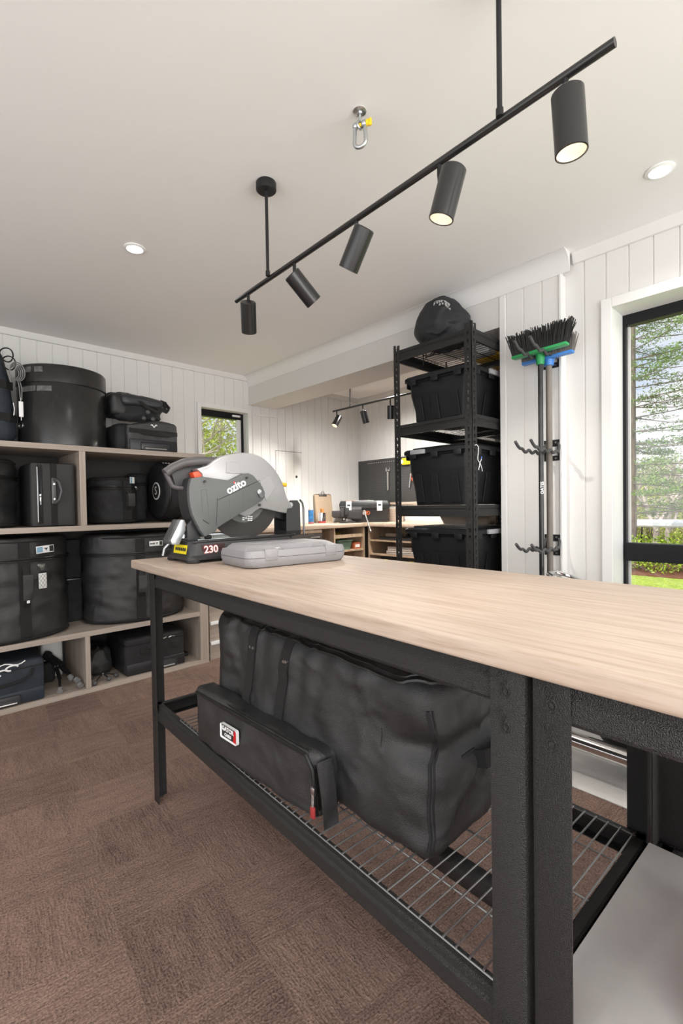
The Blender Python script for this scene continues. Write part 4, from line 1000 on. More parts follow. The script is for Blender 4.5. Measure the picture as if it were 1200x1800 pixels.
# handle, trigger, motor
Hh = [(.041, 1.320), (.071, 1.346), (.117, 1.368), (.185, 1.382), (.275, 1.384)]
hd = B(); hd.tube(P3([(.049, 1.312), (.080, 1.335), (.122, 1.355), (.185, 1.367), (.280, 1.370)], -.02), .0185, 16)
hd.tube(P3([(.052, 1.314), (.060, 1.295), (.076, 1.262), (.095, 1.256), (.165, 1.252)], -.02), .0095, 12); hd = hd.out('handle', mat('handle_grip_grey', (.085, .08, .08), .4, 0, .3, 300), t)
b = B(); b.prism(P3([(.075, 1.325), (.13, 1.342), (.21, 1.355), (.21, 1.30), (.16, 1.29), (.160, 1.258), (.092, 1.262)], -.012), (0, .014, 0), .002); b.out('switch_housing', M_DGR2, hd)
b = B(); b.prism(P3([(.149, 1.317), (.210, 1.333), (.203, 1.300), (.157, 1.290)], -.052), (0, .05, 0), .003); b.out('trigger', mat('orange_trigger', (.80, .085, .025), .4), t)
mo = B().cyl((.33-SC.x, .035, 1.235-ZT), (.33-SC.x, .20, 1.235-ZT), .062, seg=40).cyl((.33-SC.x, .20, 1.235-ZT), (.33-SC.x, .215, 1.235-ZT), .062, .045, seg=40); mo.out('motor', M_DGR2, t)
b = B(); b.prism(P3([(.40, 1.20), (.44, 1.26), (.60, 1.21), (.66, 1.17), (.66, 1.10), (.58, 1.12)], .0), (0, .05, 0), .004); b.out('pivot_arm', M_DGR2, t)
b = B(); b.prism(P3([(.602, 1.04), (.604, 1.175), (.628, 1.203), (.668, 1.203), (.682, 1.185), (.684, 1.04)], .055), (0, .006, 0)); b.prism(P3([(.602, 1.04), (.604, 1.175), (.628, 1.203), (.668, 1.203), (.682, 1.185), (.684, 1.04)], -.045), (0, .006, 0)); b.box(.602-SC.x, .684-SC.x, -.045, .061, 1.04-ZT, 1.06-ZT)
b.box(.640-SC.x, .676-SC.x, -.039, .055, 1.06-ZT, 1.19-ZT); b.out('pivot_bracket', M_BASE, t, False)
b = B(); b.tube(P3([(.682, 1.205), (.697, 1.190), (.702, 1.165), (.704, 1.04)], -.045), .005, 8); b.out('bracket_edge', M_GUN, t)
B().lathe([(.011, 0), (.011, .007), (.006, .010)], 20, axis='Y', c=(.622-SC.x, -.056, 1.182-ZT)).out('bolt', M_STE, t)
B().cyl((.640-SC.x, .05, 1.281-ZT), (.668-SC.x, .05, 1.281-ZT), .010, seg=16).cyl((.60-SC.x, .05, 1.281-ZT), (.642-SC.x, .05, 1.281-ZT), .004).out('lock_knob', mat('yellow_knob', (.85, .50, .03), .4), t)
# =================================================================== black steel storage rack in the opening
RX0, RX1, RY0, RY1, RZ = 2.155, 3.375, 1.306, 1.826, 2.112
t = thing('storage_rack', 'tall black steel storage rack with wire shelves full of black tubs', 'rack', (RX0, RY0, 0))
LX, LY = RX1-RX0, RY1-RY0
def slotted_post(x, y, sx, sy):
    b = B(); w_, th, pitch = .044, .0024, .0376
    z0, z1 = 0, RZ
    for ax in (0, 1):
        def pl(a0, a1, za, zb):
            if ax == 0: b.box(min(x+sx*a0, x+sx*a1), max(x+sx*a0, x+sx*a1), min(y, y+sy*th), max(y, y+sy*th), za, zb)
            else: b.box(min(x, x+sx*th), max(x, x+sx*th), min(y+sy*a0, y+sy*a1), max(y+sy*a0, y+sy*a1), za, zb)
        pl(0, .0155, z0, z1); pl(.0285, w_, z0, z1-.006)
        z = z0+.02
        pl(.0155, .0285, z0, z-.011)
        while z < z1-.012:
            pl(.0155, .0285, z+.011, min(z+pitch-.011, z1-.010)); pl(.0155, .0185, z-.011, z+.001); pl(.0255, .0285, z-.011, z+.001); z += pitch
    return b.out('post', M_RACK, t, False)
for x, sx in ((0, 1), (LX, -1)):
    for y, sy in ((0, 1), (LY, -1)): slotted_post(x, y, sx, sy)
RSH = (.20, .72, 1.167, 1.640, 2.078)
M_WIRE = mat('black_shelf_wire', (.03, .03, .03), .4, .5)
for zs in RSH:
    for x, d in ((.0027, 1), (LX-.0027, -1)):
        b = B(); pr = [(0, -.06), (.012*d, -.06), (.012*d, -.035), (.004*d, -.028), (.004*d, -.020), (.014*d, -.016), (.014*d, 0), (0, 0), (0, -.017), (.003*d, -.021), (.003*d, -.026), (0, -.030)]
        b.prism([(x+o, .004, zs+z) for o, z in pr], (0, LY-.008, 0)); b.out('shelf_beam', M_RACK, t, False)
    for y, d in ((.0027, 1), (LY-.0027, -1)):
        b = B(); b.prism([(.004, y+o, zs+z) for o, z in pr and [(a*d*(1 if True else 1) if False else abs(a)*d, z) for a, z in pr]], (LX-.008, 0, 0)); b.out('shelf_beam', M_RACK, t, False)
    b = B(); n = 34
    for i in range(n+1):
        x = .02+(LX-.04)*i/n; b.tube([(x, .012, zs-.003), (x, LY-.012, zs-.003)], .0018, 5)
    for j in range(4):
        y = .05+(LY-.10)*j/3; b.tube([(.012, y, zs-.0065), (LX-.012, y, zs-.0065)], .0022, 5)
    b.box(LX*.5-.02, LX*.5+.02, .005, LY-.005, zs-.035, zs-.012)
    b.out('wire_shelf', M_WIRE, t, False)
# ------------------------------------------------------------------- lidded storage tubs
M_TUB = mat('black_tub_plastic', (.0105, .011, .0125), .42, 0, .12, 120, spec=.3)
M_CLIP = mat('grey_clip', (.36, .36, .37), .45)
def tub(label, loc, LXt, LYt, h, clip_side, group=None, rotz=0):
    t = thing('storage_tub', label, 'storage tub', loc, rotz, group)
    rr_ = lambda tt, z, ex=0: rr_prism(None, LXt/2-tt+ex, LYt/2-tt+ex, .035, z, z)[0]
    tp = .040
    b = B(); hb = h-.045
    loft(b, [rr_(tp, 0), rr_(tp*.75, hb*.35), rr_(tp*.35, hb*.70), rr_(tp*.33, hb*.72), rr_(.012, hb*.97), rr_(.004, hb), rr_(.004, hb+.012)])
    b.out('body', M_TUB, t, angle=30)
    r_ = B()
    def rib(axis, s, off):
        for k in (-1, 1):
            pass
        z0, z1 = .015, hb*.62
        def edge(z): return tp*(1-.65*min(1, z/(hb*.72)))
        if axis == 0:
            y = lambda z: s*(LYt/2-edge(z)+.001)
            pts = [(off-.030, y(z0), z0), (off+.030, y(z0), z0), (off+.022, y(z1), z1), (off-.022, y(z1), z1)]
            r_.prism(pts, (0, s*.006, 0), .002)
        else:
            x = lambda z: s*(LXt/2-edge(z)+.001)
            pts = [(x(z0), off-.030, z0), (x(z0), off+.030, z0), (x(z1), off+.022, z1), (x(z1), off-.022, z1)]
            r_.prism(pts, (s*.006, 0, 0), .002)
    for s in (-1, 1):
        for o in (-.16, 0, .16): 
            if abs(o) < LXt/2-.08: rib(0, s, o)
        for o in (-.11, .02, .13):
            if abs(o) < LYt/2-.06: rib(1, s, o)
    r_.outs('rib', M_TUB, t, smooth=False)
    ld = loft(B(), [rr_(-.004, hb+.004), rr_(-.012, hb+.008), rr_(-.012, hb+.026), rr_(-.004, hb+.034), rr_(.022, hb+.036), rr_(.026, hb+.045), rr_(.05, h)]).out('lid', M_TUB, t, angle=30)
    k = B()
    for s in (-1, 1):
        for o in (-.15, .0, .15):
            k.box(o-.028, o+.028, s*(LYt/2+.0125)-.004, s*(LYt/2+.0125)+.004, hb-.020, hb+.012, .003)
            if abs(o) < LYt/2-.05: k.box(s*(LXt/2+.0125)-.004, s*(LXt/2+.0125)+.004, o-.024, o+.024, hb-.020, hb+.012, .003)
    k.outs('lid_tab', M_TUB, ld)
    for side, off, wd in clip_side:
        b = B(); z0, z1 = hb+.004, hb+.030
        if side == 'x-': b.box(-LXt/2-.026, -LXt/2-.010, off-wd/2, off+wd/2, z0, z1, .004)
        if side == 'y-': b.box(off-wd/2, off+wd/2, -LYt/2-.026, -LYt/2-.010, z0, z1, .004)
        b.out('clip', M_CLIP, t)
    return t
gap = .0015
tub('black lidded tub on the second rack shelf from the top', (2.405, 1.560, 1.640+gap), .42, .425, .285, (('y-', .03, .12),))
tub('black lidded tub on the middle rack shelf with a grey clip facing the worktop', (2.405, 1.565, 1.167+gap), .42, .44, .335, (('x-', .11, .10),))
tub('black lidded tub on the lowest visible rack shelf just above the worktop', (2.405, 1.565, .72+gap), .42, .44, .325, (('y-', .0, .14),))
tub('black lidded tub deeper in the rack on the second shelf from the top', (2.99, 1.565, 1.640+gap), .55, .42, .29, ())
tub('black lidded tub deeper in the rack on the middle shelf', (2.99, 1.565, 1.167+gap), .55, .42, .33, ())
tub('black lidded tub deeper in the rack on the lowest visible shelf', (2.99, 1.565, .72+gap), .55, .42, .29, ())
# things on the top shelf
t = thing('stuff_sack', 'black drawstring sack with pale print on top of the storage rack', 'sack', (2.335, 1.59, 2.0795))
def sack(p):
    k = p.z/.26; p.x *= 1-.30*max(0, k-.45); p.y *= 1-.42*max(0, k-.45)
    p.y += .02*k; return p
sm = Matrix.Rotation(-.1, 4, 'Z')
sb = B().soft(.28, .30, .272, .85, 40, .024, 5.5, 71, shape=sack, ridge=.7); bvh = BVHTree.FromBMesh(sb.bm); sb.out('body', mat('black_sack', (.014, .016, .019), .6, 0, .4, 500), t)
pt = B(); c0, n0, _, _ = bvh.find_nearest(V(-.13, -.085, .222)); R0 = V(.1, -1, -.15); R0 = (R0-n0*R0.dot(n0)).normalized(); U0 = n0.cross(R0); U0 = U0 if U0.z > 0 else -U0
def on_sack(u_, v_): 
    c_, n_, _, _ = bvh.find_nearest(c0+R0*u_+U0*v_); return c_, n_
for i in range(10):
    for v_, hh_, on in ((.012, .014, True), (-.012, .014, 2 < i < 9)):
        if on and not (i*7 % 5 == 3 and v_ > 0):
            c_, n_ = on_sack(-.060+.013*i, v_-.0007*(i-4)**2); pt.box(-.0048, .0048, -hh_/2, hh_/2, -.001, .0014, mtx=frame_mtx(tuple(c_), tuple(R0), tuple(U0)))
pt.tube([tuple(on_sack(-.068+.015*i, .028-.0007*(i-4.5)**2)[0]+n0*.001) for i in range(10)], .0016, 5)
pt.out('print', mat('faded_print', (.42, .42, .41), .6), t, False)
b = B(); b.tube([(-.135, .02, .03), (-.155, .06, -.0), (-.16, .10, .004)], .003)
b.out('drawcord', M_STRAP, t)
for i, (x, y, z, c, lab, nm, dims) in enumerate((
    (2.86, 1.50, 2.08, (.80, .50, .02), 'yellow case on the top rack shelf seen through the wires from below', 'tool_case', (.34, .24, .09)),
    (3.18, 1.50, 2.08, (.42, .03, .02), 'red case on the top rack shelf seen through the wires from below', 'tool_case', (.24, .30, .10)),
    (2.63, 1.52, 2.08, (.75, .75, .74), 'white box on the top rack shelf beside the yellow case', 'box', (.09, .14, .06)))):
    t = thing(nm, lab, 'case' if nm == 'tool_case' else 'box', (x, y, z-.0005))
    mm = mat(nm+'_colour_'+str(i), c, .45)
    B().box(-dims[0]/2, dims[0]/2, -dims[1]/2, dims[1]/2, 0, dims[2]*.55, .008).out('body', mm, t)
    B().box(-dims[0]/2, dims[0]/2, -dims[1]/2, dims[1]/2, dims[2]*.56, dims[2], .008).out('lid', mm, t)
# loops of black cord hanging from the top wire shelf
t = thing('bungee_cord', 'tangled black cord hanging under the top wire shelf of the rack', 'cord', (2.26, 1.66, 2.072))
b = B(); pts = []
for i in range(60):
    q = i*.55; pts.append((.012*math.sin(q*1.3)+.0005*i, -.0035*i+.035*math.cos(q), -.020-.018*abs(math.sin(q*.7))))
b.tube(pts, .0032, 6); b.tube([(0, .03, -.012), (.004, .032, -.06), (0, .028, -.085)], .003).tube([(.002, .01, -.015), (.0, .008, -.05)], .003)
b.out('cord', M_BLK, t)
# white wire hook hanging from a slot in the near post
t = thing('wire_hook', 'white S-shaped wire hook hanging in the near rack post', 's hook', (RX0+.024, RY0-.006, 1.475))
S_ = [(-.004, .010, .0), (.006, -.001, .003), (.016, -.004, -.008), (.012, -.006, -.03), (.002, -.008, -.062), (.001, -.009, -.075), (.009, -.010, -.086), (.020, -.010, -.087), (.030, -.010, -.078), (.035, -.010, -.065)]
b = B().tube(S_, .0017, 8); b.tube([(.017, -.011, -.086), (.012, -.012, -.105), (.006, -.012, -.118), (.002, -.012, -.126), (.007, -.012, -.128)], .0016).tube([(.017, -.011, -.086), (.024, -.013, -.106), (.033, -.013, -.120), (.036, -.013, -.134)], .0016)
b.out('hook', M_WHITE, t); B().tube([(.0335, -.010, -.070), (.0365, -.010, -.058)], .0026).out('tip', mat('blue_tip', (.03, .12, .5), .4), t)
# =================================================================== tool hooks and brooms on the pier
PXF = 2.43
def wavy(p0, L, waves=4.2, amp=.0065, rise=.035):
    o = []
    n = 44
    for i in range(n+1):
        q = i/n; o.append((p0[0]-L*q, p0[1], p0[2]+amp*math.sin(2*PI*waves*q)*(1 if q < .86 else .3)+rise*max(0, (q-.74)/.26)**1.4))
    return o
def tool_hook(label, zc, bottom):
    t = thing('tool_hook', label, 'wall hook', (PXF-.001, 1.014, zc))
    w_, hh = .043, .053
    p = B(); th = .004
    p.box(-th, 0, -w_, -w_+.016, -hh, hh, .001).box(-th, 0, w_-.016, w_, -hh, hh, .001).box(-th, 0, -w_+.016, w_-.016, hh-.034, hh, .001).box(-th, 0, -w_+.016, w_-.016, -hh, -hh+.026, .001)
    pl = p.out('plate', M_BLK, t)
    s_ = B(); [s_.cyl((-th, y, z), (-th-.003, y, z), .0048, seg=14) for y in (-.018, .018) for z in (hh-.014, -hh+.012)]; s_.outs('screw', M_STE, pl)
    for y in (.038, -.036):
        pts = [(-.004, y*.8, hh-.020), (-.010, y, .020), (-.018, y, -.004)]+wavy((-.022, y, -.014), .300)
        B().tube(pts, .0072, 10).out('prong', mat('grey_hook_coating', (.060, .060, .060), .6, 0, .5, 300), t)
    return t
tool_hook('topmost black wall hook with wavy grey prongs behind the broom heads', 1.905, 0)
tool_hook('middle black wall hook with wavy grey prongs, halfway down the broom handles', 1.437, 0)
tool_hook('lowest black wall hook with wavy grey prongs just above the worktop', .957, 0)
def broom(name_label, px, py, z0, z1, rad, pole_m, head_m, bris_m, hy0, hy1, hx, hz, depth, blen, flare, seed, tilt=0):
    random.seed(seed)
    t = thing('broom', name_label, 'broom', (px, py, z0))
    pts = [(0, 0, (z1-z0)*i/8) for i in range(9)]
    B().tube(pts, rad, 16).out('pole', pole_m, t)
    hd = B(); n = 14
    for s in (0,):
        lo = [(hx-px-depth/2, hy0-py, hz-z0+tilt*.0)]
    hd.box(hx-px-depth/2, hx-px+depth/2, hy0-py, hy1-py, hz-z0, hz-z0+.014, .004)
    for v in hd.bm.verts: v.co.z += tilt*(v.co.y)
    hd.cyl((0, 0, z1-z0-.03), (0, 0, hz-z0+.004), rad*1.55, rad*1.9, seg=16)
    hd = hd.out('head', head_m, t)
    b = B(); L = hy1-hy0
    for i in range(int(L/.0038)):
        for j in range(6):
            fy = (i+.5)*.0038; y = hy0-py+fy; x = hx-px+depth*(.40*(j/5*2-1))
            sp = (fy/L*2-1)
            ey = y+sp*flare+random.uniform(-.008, .008); ex = x*1.0+depth*.35*(j/5*2-1)+random.uniform(-.006, .006)
            zb = hz-z0+.012+tilt*y
            b.tube([(x, y, zb), ((x+ex)/2+random.uniform(-.003, .003), (y+ey)/2, zb+blen*.5), (ex, ey, zb+blen*random.uniform(.86, 1.05))], .0020, 4)
    b.out('bristles', bris_m, hd, False, kind='stuff')
    return t
# lettering down the black pole
M_POLEB = mat('black_pole', (.014, .014, .014), .3, 0, .2, 40, .5, 20)
M_POLEW = mat('weathered_timber_pole', (.19, .168, .145), .85, 0, .6, 60, .35, 25, stretch=(1, 1, .12))
gb = broom('green broom with black bristles and a black pole hung head up on the wall hooks', 2.298, 1.016, .02, 1.875, .0115, M_POLEB, mat('green_broom_head', (.02, .30, .085), .4), mat('black_bristle', (.012, .012, .012), .5), .872, 1.137, 2.262, 1.893, .042, .104, .030, 3, -.03)
b = B(); b.add(text_mesh('OATES', .020, .0008, .0004), frame_mtx((-.0085, -.0088, 1.225), (0, 0, 1), (-.73, .68, 0))); b.out('pole_lettering', M_WHITE, gb, False)
p_ = broom('blue broom with grey bristles and a weathered timber pole hung behind the green one', 2.366, 1.004, .02, 1.880, .0145, M_POLEW, mat('blue_broom_head', (.05, .22, .62), .4), mat('grey_bristle', (.17, .16, .15), .6), .880, 1.128, 2.349, 1.878, .036, .080, .012, 4, -.03)
# =================================================================== corner bench in the alcove
t = thing('corner_worktop', 'L-shaped pale oak worktop running round the alcove corner', 'worktop', (3.45, 3.31, .963))
b = B(); b.prism([(1.73-3.45, 0, 0), (0, 0, 0), (0, 1.30-3.31, 0), (.448, 1.30-3.31, 0), (.448, .538, 0), (1.73-3.45, .538, 0)], (0, 0, .037), .003); b.out('tabletop', M_OAKX, t, angle=30)
M_CAB = wood('oak_cabinet', (.36, .25, .16), (.52, .385, .27), 2, 1.0)
def open_cab(label, x0, x1, y0, y1, z0, z1, shelves, open_face):
    t = thing('open_cabinet', label, 'cabinet', (x0, y0, 0)); W, Dp = x1-x0, y1-y0
    if open_face == 'y-':
        B().box(0, .017, 0, Dp, z0, z1).out('side_panel', M_CAB, t, False); B().box(W-.017, W, 0, Dp, z0, z1).out('side_panel', M_CAB, t, False)
        B().box(.018, W-.018, Dp-.01, Dp, z0, z1).out('back_panel', M_CAB, t, False)
        for z in shelves: B().box(.0175, W-.0175, 0.004, Dp-.011, z, z+.016).out('shelf', M_CAB, t, False)
    else:
        B().box(0, W, 0, .017, z0, z1).out('side_panel', M_CAB, t, False); B().box(0, W, Dp-.017, Dp, z0, z1).out('side_panel', M_CAB, t, False)
        B().box(W-.01, W, .018, Dp-.018, z0, z1).out('back_panel', M_CAB, t, False)
        for z in shelves: B().box(.004, W-.011, .0175, Dp-.0175, z, z+.016).out('shelf', M_CAB, t, False)
    return t
open_cab('open oak cabinet under the worktop beside the corner, with a green basket inside', 3.02, 3.44, 3.33, 3.83, .0, .962, (.02, .42, .725), 'y-')
B_ = bpy.data.objects[-1] if False else None
open_cab('open oak cabinet under the far part of the corner worktop with stacked organisers', 3.475, 3.885, 2.35, 3.315, .0, .962, (.02, .42, .675, .815), 'x-')
t = thing('drawer_unit', 'oak drawer unit with steel handle under the alcove worktop behind the saw', 'drawers', (2.42, 3.33, 0))
B().box(0, .45, .012, .50, 0, .962).out('carcass', M_CAB, t, False)
for z0, z1 in ((.93, .958), (.70, .925), (.40, .695), (.06, .395)):
    dr = B().box(.004, .446, -.006, .0115, z0, z1, .001).out('drawer_front' if z1 < .93 else 'top_rail', mat('dark_drawer', (.05, .042, .038), .5) if z1 < .93 else M_CAB, t)
    if z1 < .93: B().tube([(.30, -.006, z1-.035), (.30, -.022, z1-.035), (.40, -.022, z1-.035), (.40, -.006, z1-.035)], .006).out('handle', M_STE, dr)
t = thing('low_drawers', 'pale edged low cabinet just past the right end of the shelving unit', 'cabinet', (1.72, 3.33, 0))
B().box(0, .66, .01, .50, .0, .50).out('carcass', M_SHELF, t, False)
for z0 in (.13, .285, .44):
    B().box(0, .66, -.012, .0095, z0-.012, z0+.012, .002).out('edge_strip', M_WHITE, t)
# things on and in the alcove cabinets
t = thing('plastic_basket', 'green plastic basket on the cabinet shelf in the alcove corner', 'basket', (3.20, 3.43, .7415))
M_GRN = mat('dull_green_plastic', (.12, .20, .15), .5)
b = B(); loft(b, [rr_prism(None, .085, .06, .02, 0, 0)[0], rr_prism(None, .10, .072, .02, .09, .09)[0], rr_prism(None, .094, .066, .02, .09, .09)[0], rr_prism(None, .08, .055, .02, .006, .006)[0]]); b.out('tub', M_GRN, t)
B().tube(rr_prism(None, .104, .076, .02, .09, .09)[0], .005, 6, closed=True).out('rim', M_GRN, t)
t = thing('parts_box', 'small orange box beside the green basket in the corner cabinet', 'box', (3.365, 3.40, .7415))
M_ORG = mat('orange_box', (.50, .13, .05), .5); B().box(-.045, .045, -.04, .08, 0, .065, .003).out('body', M_ORG, t); B().box(-.030, .030, -.042, -.0395, .015, .045).out('label_panel', M_WHITE, t)
t = thing('parts_box', 'yellow plastic box on the upper space of the corner cabinet', 'box', (3.27, 3.50, .7415+.0))
t.location = (3.24, 3.62, .7415)
M_YEL = mat('yellow_box', (.55, .44, .05), .5); B().box(-.09, .09, -.05, .05, 0, .14, .006).out('body', M_YEL, t); B().box(-.093, .093, -.053, .053, .141, .16, .006).out('lid', M_YEL, t)
b = B().box(3.0375, 3.4225, 3.335, 3.350, .862, .896); o = b.out('drawer_rail', M_CAB, None, False); o.parent = [x for x in bpy.data.objects if x.name == 'open_cabinet'][0]; o.matrix_parent_inverse = Matrix.Translation((-3.02, -3.33, 0))
for i, (y, z, lab, dm, cm) in enumerate(((2.92, .691, 'lower clear lidded organiser case in the far alcove cabinet', (.15, .34, .035), (.42, .38, .35)), (2.93, .7275, 'upper clear lidded organiser case stacked in the far alcove cabinet', (.14, .30, .04), (.55, .47, .41)))):
    t = thing('organiser_case', lab, 'case', (3.57, y, z+.001))
    B().box(-dm[0]/2, dm[0]/2, -dm[1]/2, dm[1]/2, 0, dm[2]*.6, .005).out('body', mat('organiser_%d' % i, cm, .35), t); B().box(-dm[0]/2, dm[0]/2, -dm[1]/2, dm[1]/2, dm[2]*.62, dm[2], .005).out('lid', mat('organiser_lid', (.60, .54, .50), .3), t)
t = thing('tool_case', 'black case with yellow latches at the bottom of the far alcove cabinet', 'case', (3.58, 2.93, .4365))
B().box(-.09, .09, -.23, .23, 0, .20, .008).out('body', M_PLA, t)
for y in (-.16, .16): B().box(-.096, -.088, y-.025, y+.025, .15, .205, .003).out('latch', M_YEL, t)
B().box(-.092, .092, -.232, .232, .201, .232, .008).out('lid', M_PLA, t)
t = thing('hand_tool_tray', 'low tray of dark hand tools on the upper shelf of the far alcove cabinet', 'tray', (3.58, 2.90, .8320))
B().box(-.09, .09, -.28, .28, 0, .03, .004).out('tray', M_DGR2, t); B().box(-.06, .03, .05, .22, .0305, .065, .006).out('case', mat('tan_case', (.30, .23, .17), .5), t); B().cyl((-.05, -.22, .045), (.0, .0, .045), .014).out('grip', M_PLA, t)
# bench vice at the front corner
t = thing('bench_vice', 'black cast bench vice bolted at the front corner of the alcove worktop', 'vice', (3.36, 3.43, 1.0005), math.radians(-47))
M_CAST = mat('cast_iron', (.030, .030, .032), .5, 0, .5, 200)
B().lathe([(.085, 0), (.085, .018), (.06, .026), (.055, .04)], 32, c=(-.045, 0, 0)).out('base', M_CAST, t)
B().soft(.16, .085, .095, .3, 8, .001, 5, 1, c=(.03, 0, .036)).cyl((.0, 0, .125), (.10, 0, .125), .042, seg=24).out('body', M_CAST, t)
B().box(-.19, .02, -.035, .035, .055, .105, .008).box(-.115, -.075, -.055, .055, .06, .150, .008).box(-.20, -.115, -.05, .03, .065, .125, .006).out('front_jaw', M_CAST, t)
B().box(-.070, -.030, -.055, .055, .08, .155, .008).out('rear_jaw', M_CAST, t)
hb = B().cyl((.13, -.06, .10), (.13, -.02, .10), .018).cyl((.13, -.07, .115), (.19, -.16, -.075), .0065).ball((.13, -.07, .117), .013, 12).ball((.19, -.16, -.077), .012, 12).out('handle_bar', M_STE, t)
B().cyl((-.045, -.07, .018), (-.045, -.07, .045), .010, seg=6).ball((-.075, -.062, .04), .012, 10).out('bolt', M_STE, t)
# tool box
t = thing('toolbox', 'black plastic toolbox with two white latches below the pegboard', 'toolbox', (3.618, 3.498, 1.0005), math.radians(-43.2-2))
b = B(); loft(b, [rr_prism(None, .235, .105, .02, 0, 0)[0], rr_prism(None, .25, .12, .02, .14, .14)[0], rr_prism(None, .262, .128, .02, .145, .145)[0], rr_prism(None, .262, .128, .02, .165, .165)[0]]); b.out('body', M_PLA, t, angle=30)
b = B(); loft(b, [rr_prism(None, .265, .13, .02, .167, .167)[0], rr_prism(None, .265, .13, .02, .195, .195)[0], rr_prism(None, .25, .118, .02, .225, .225)[0]]); b.box(-.06, .06, -.015, .015, .228, .238, .004); ld = b.out('lid', M_PLA, t, angle=30)
for x in (-.165, .155): B().box(x-.028, x+.028, -.139, -.128, .120, .222, .004).out('latch', M_WHITE, t); 
for x in (-.165, .155): B().box(x-.016, x+.016, -.1405, -.1385, .170, .190, .002).out('latch_window', M_PRINT, t)
m = frame_mtx((-.01, -.1195, .098), (1, 0, 0), (0, .1, 1))
pl_ = B().tube(rr_prism(None, .062, .017, .016, 0, 0)[0], .0028, 6, closed=True).move(m).out('oval_badge', mat('orange_print', (.75, .16, .03), .5), t)
b = B(); b.add(text_mesh('TACTIX', .027, .0006, .0006), m @ Matrix.Translation((0, 0, .001))); b.out('badge_lettering', mat('orange_print', (.75, .16, .03), .5), pl_, False)
B().box(-.10, .10, -.06, .02, .2255, .229, .001).out('lid_label', M_TRIM, ld); B().box(-.20, -.105, -.06, .0, .2255, .229, .001).out('lid_tray', M_ORG, ld)
# clipboard, bottle, tin
t = thing('clipboard', 'brown clipboard with steel clip leaning on the alcove wall', 'clipboard', (3.315, 3.80, 1.0008))
m = Matrix.Rotation(math.radians(-6), 4, 'X')
B().box(-.115, .115, -.003, 0, 0, .305, .012, 2).move(m).out('board', mat('hardboard', (.50, .385, .27), .6), t)
cl = B().box(-.055, .055, -.010, -.003, .282, .306, .002).move(m).out('clip', M_STE, t)
B().tube([tuple(m @ V(*p)) for p in ((-.02, -.008, .305), (-.012, -.008, .335), (.012, -.008, .335), (.02, -.008, .305))], .0035).out('clip_wire', M_STE, cl)
t = thing('sealant_tube', 'blue sealant tube standing on the alcove worktop near the clipboard', 'tube', (3.01, 3.66, 1.0005))
B().cyl((0, 0, .004), (0, 0, .14), .026, seg=28).out('barrel', mat('blue_label', (.03, .17, .42), .4, 0, 0, 1, .5, 30), t)
B().cyl((0, 0, 0), (0, 0, .018), .0268, seg=28).out('base_ring', mat('pink_band', (.45, .14, .12), .5), t); B().cyl((0, 0, .14), (0, 0, .160), .024, .012, seg=24).out('cap', mat('pale_orange_cap', (.65, .40, .30), .5), t)
t = thing('paint_tin', 'open steel tin with a red base band holding a rag', 'tin', (3.19, 3.70, 1.0005))
B().lathe([(.040, 0), (.040, .108), (.037, .108), (.037, .02)], 32).out('can', M_CHR, t); B().lathe([(.0405, .002), (.0408, .022)], 32, close=False).out('red_band', mat('red_band', (.40, .05, .045), .5), t)
B().soft(.045, .03, .075, .6, 8, .012, 20, 81, c=(.012, 0, .075)).out('rag', mat('orange_rag', (.55, .25, .08), .8), t)
# pegboard with tools
t = thing('pegboard', 'dark grey metal pegboard on the far alcove wall', 'pegboard', (XB-.002, 3.05, 1.21))
B().box(-.014, -.002, -.55, .795, 0, .475, .002).out('panel', mat('pegboard_grey', (.050, .050, .050), .5), t)
hb = B()
for i in range(44):
    for j in range(17): hb.box(-.0148, -.0138, -.53+.03*i-.0028, -.53+.03*i+.0028, .02+.027*j-.0028, .02+.027*j+.0028)
hb.out('peg_hole', mat('peg_hole_black', (.012, .012, .012), .8), t, False, kind='stuff')
hb = B()
for i in range(24): hb.box(-.0152, -.0138, .02+.027*i-.004, .02+.027*i+.004, .437, .443)
hb.out('slot_row', M_TRIM, t, False, kind='stuff')
t = thing('timber_batten', 'thin pale timber batten along the wall under the pegboard', 'batten', (XB-.002, 3.05, 1.195)); B().box(-.02, 0, -.55, .795, -.012, .012).out('strip', M_OAK, t, False)
t = thing('adjustable_wrench', 'bright steel adjustable wrench hanging on the pegboard', 'wrench', (XB-.022, 3.385, 1.535))
b = B(); Wp = [(.012, 0), (.010, -.20), (-.010, -.20), (-.012, 0), (-.030, .012), (-.032, .035), (-.022, .055), (-.016, .03), (-.004, .022), (.004, .03), (.010, .058), (.028, .04), (.030, .014)]
b.prism([(0, y, z) for y, z in Wp], (-.010, 0, 0), .002); b.out('handle', M_STE, t, angle=30)
B().cyl((-.006, .006, .008), (-.006, -.018, .0), .0075, seg=14).out('adjuster', M_GUN, t)
t = thing('spirit_level', 'yellow and white square tool hanging on the pegboard behind the rack post', 'tool', (XB-.022, 3.12, 1.63)); B().box(-.02, 0, -.06, .06, -.035, .035, .006).out('body', mat('bright_yellow', (.85, .58, .02), .45), t); B().cyl((-.0205, .058, 0), (-.001, .058, 0), .022, seg=20).out('eye', M_WHITE, t)
t = thing('hammer', 'hammer with orange-red grip label hanging on the pegboard', 'hammer', (XB-.024, 3.01, 1.455))
B().box(-.02, 0, -.058, .045, -.022, .016, .004).move(Matrix.Rotation(-.42, 4, 'X')).out('head', mat('orange_red', (.80, .12, .06), .45), t); B().tube([(-.01, .055, .045), (-.01, .062, -.02), (-.01, .075, -.10)], .008).out('handle', M_STE, t)
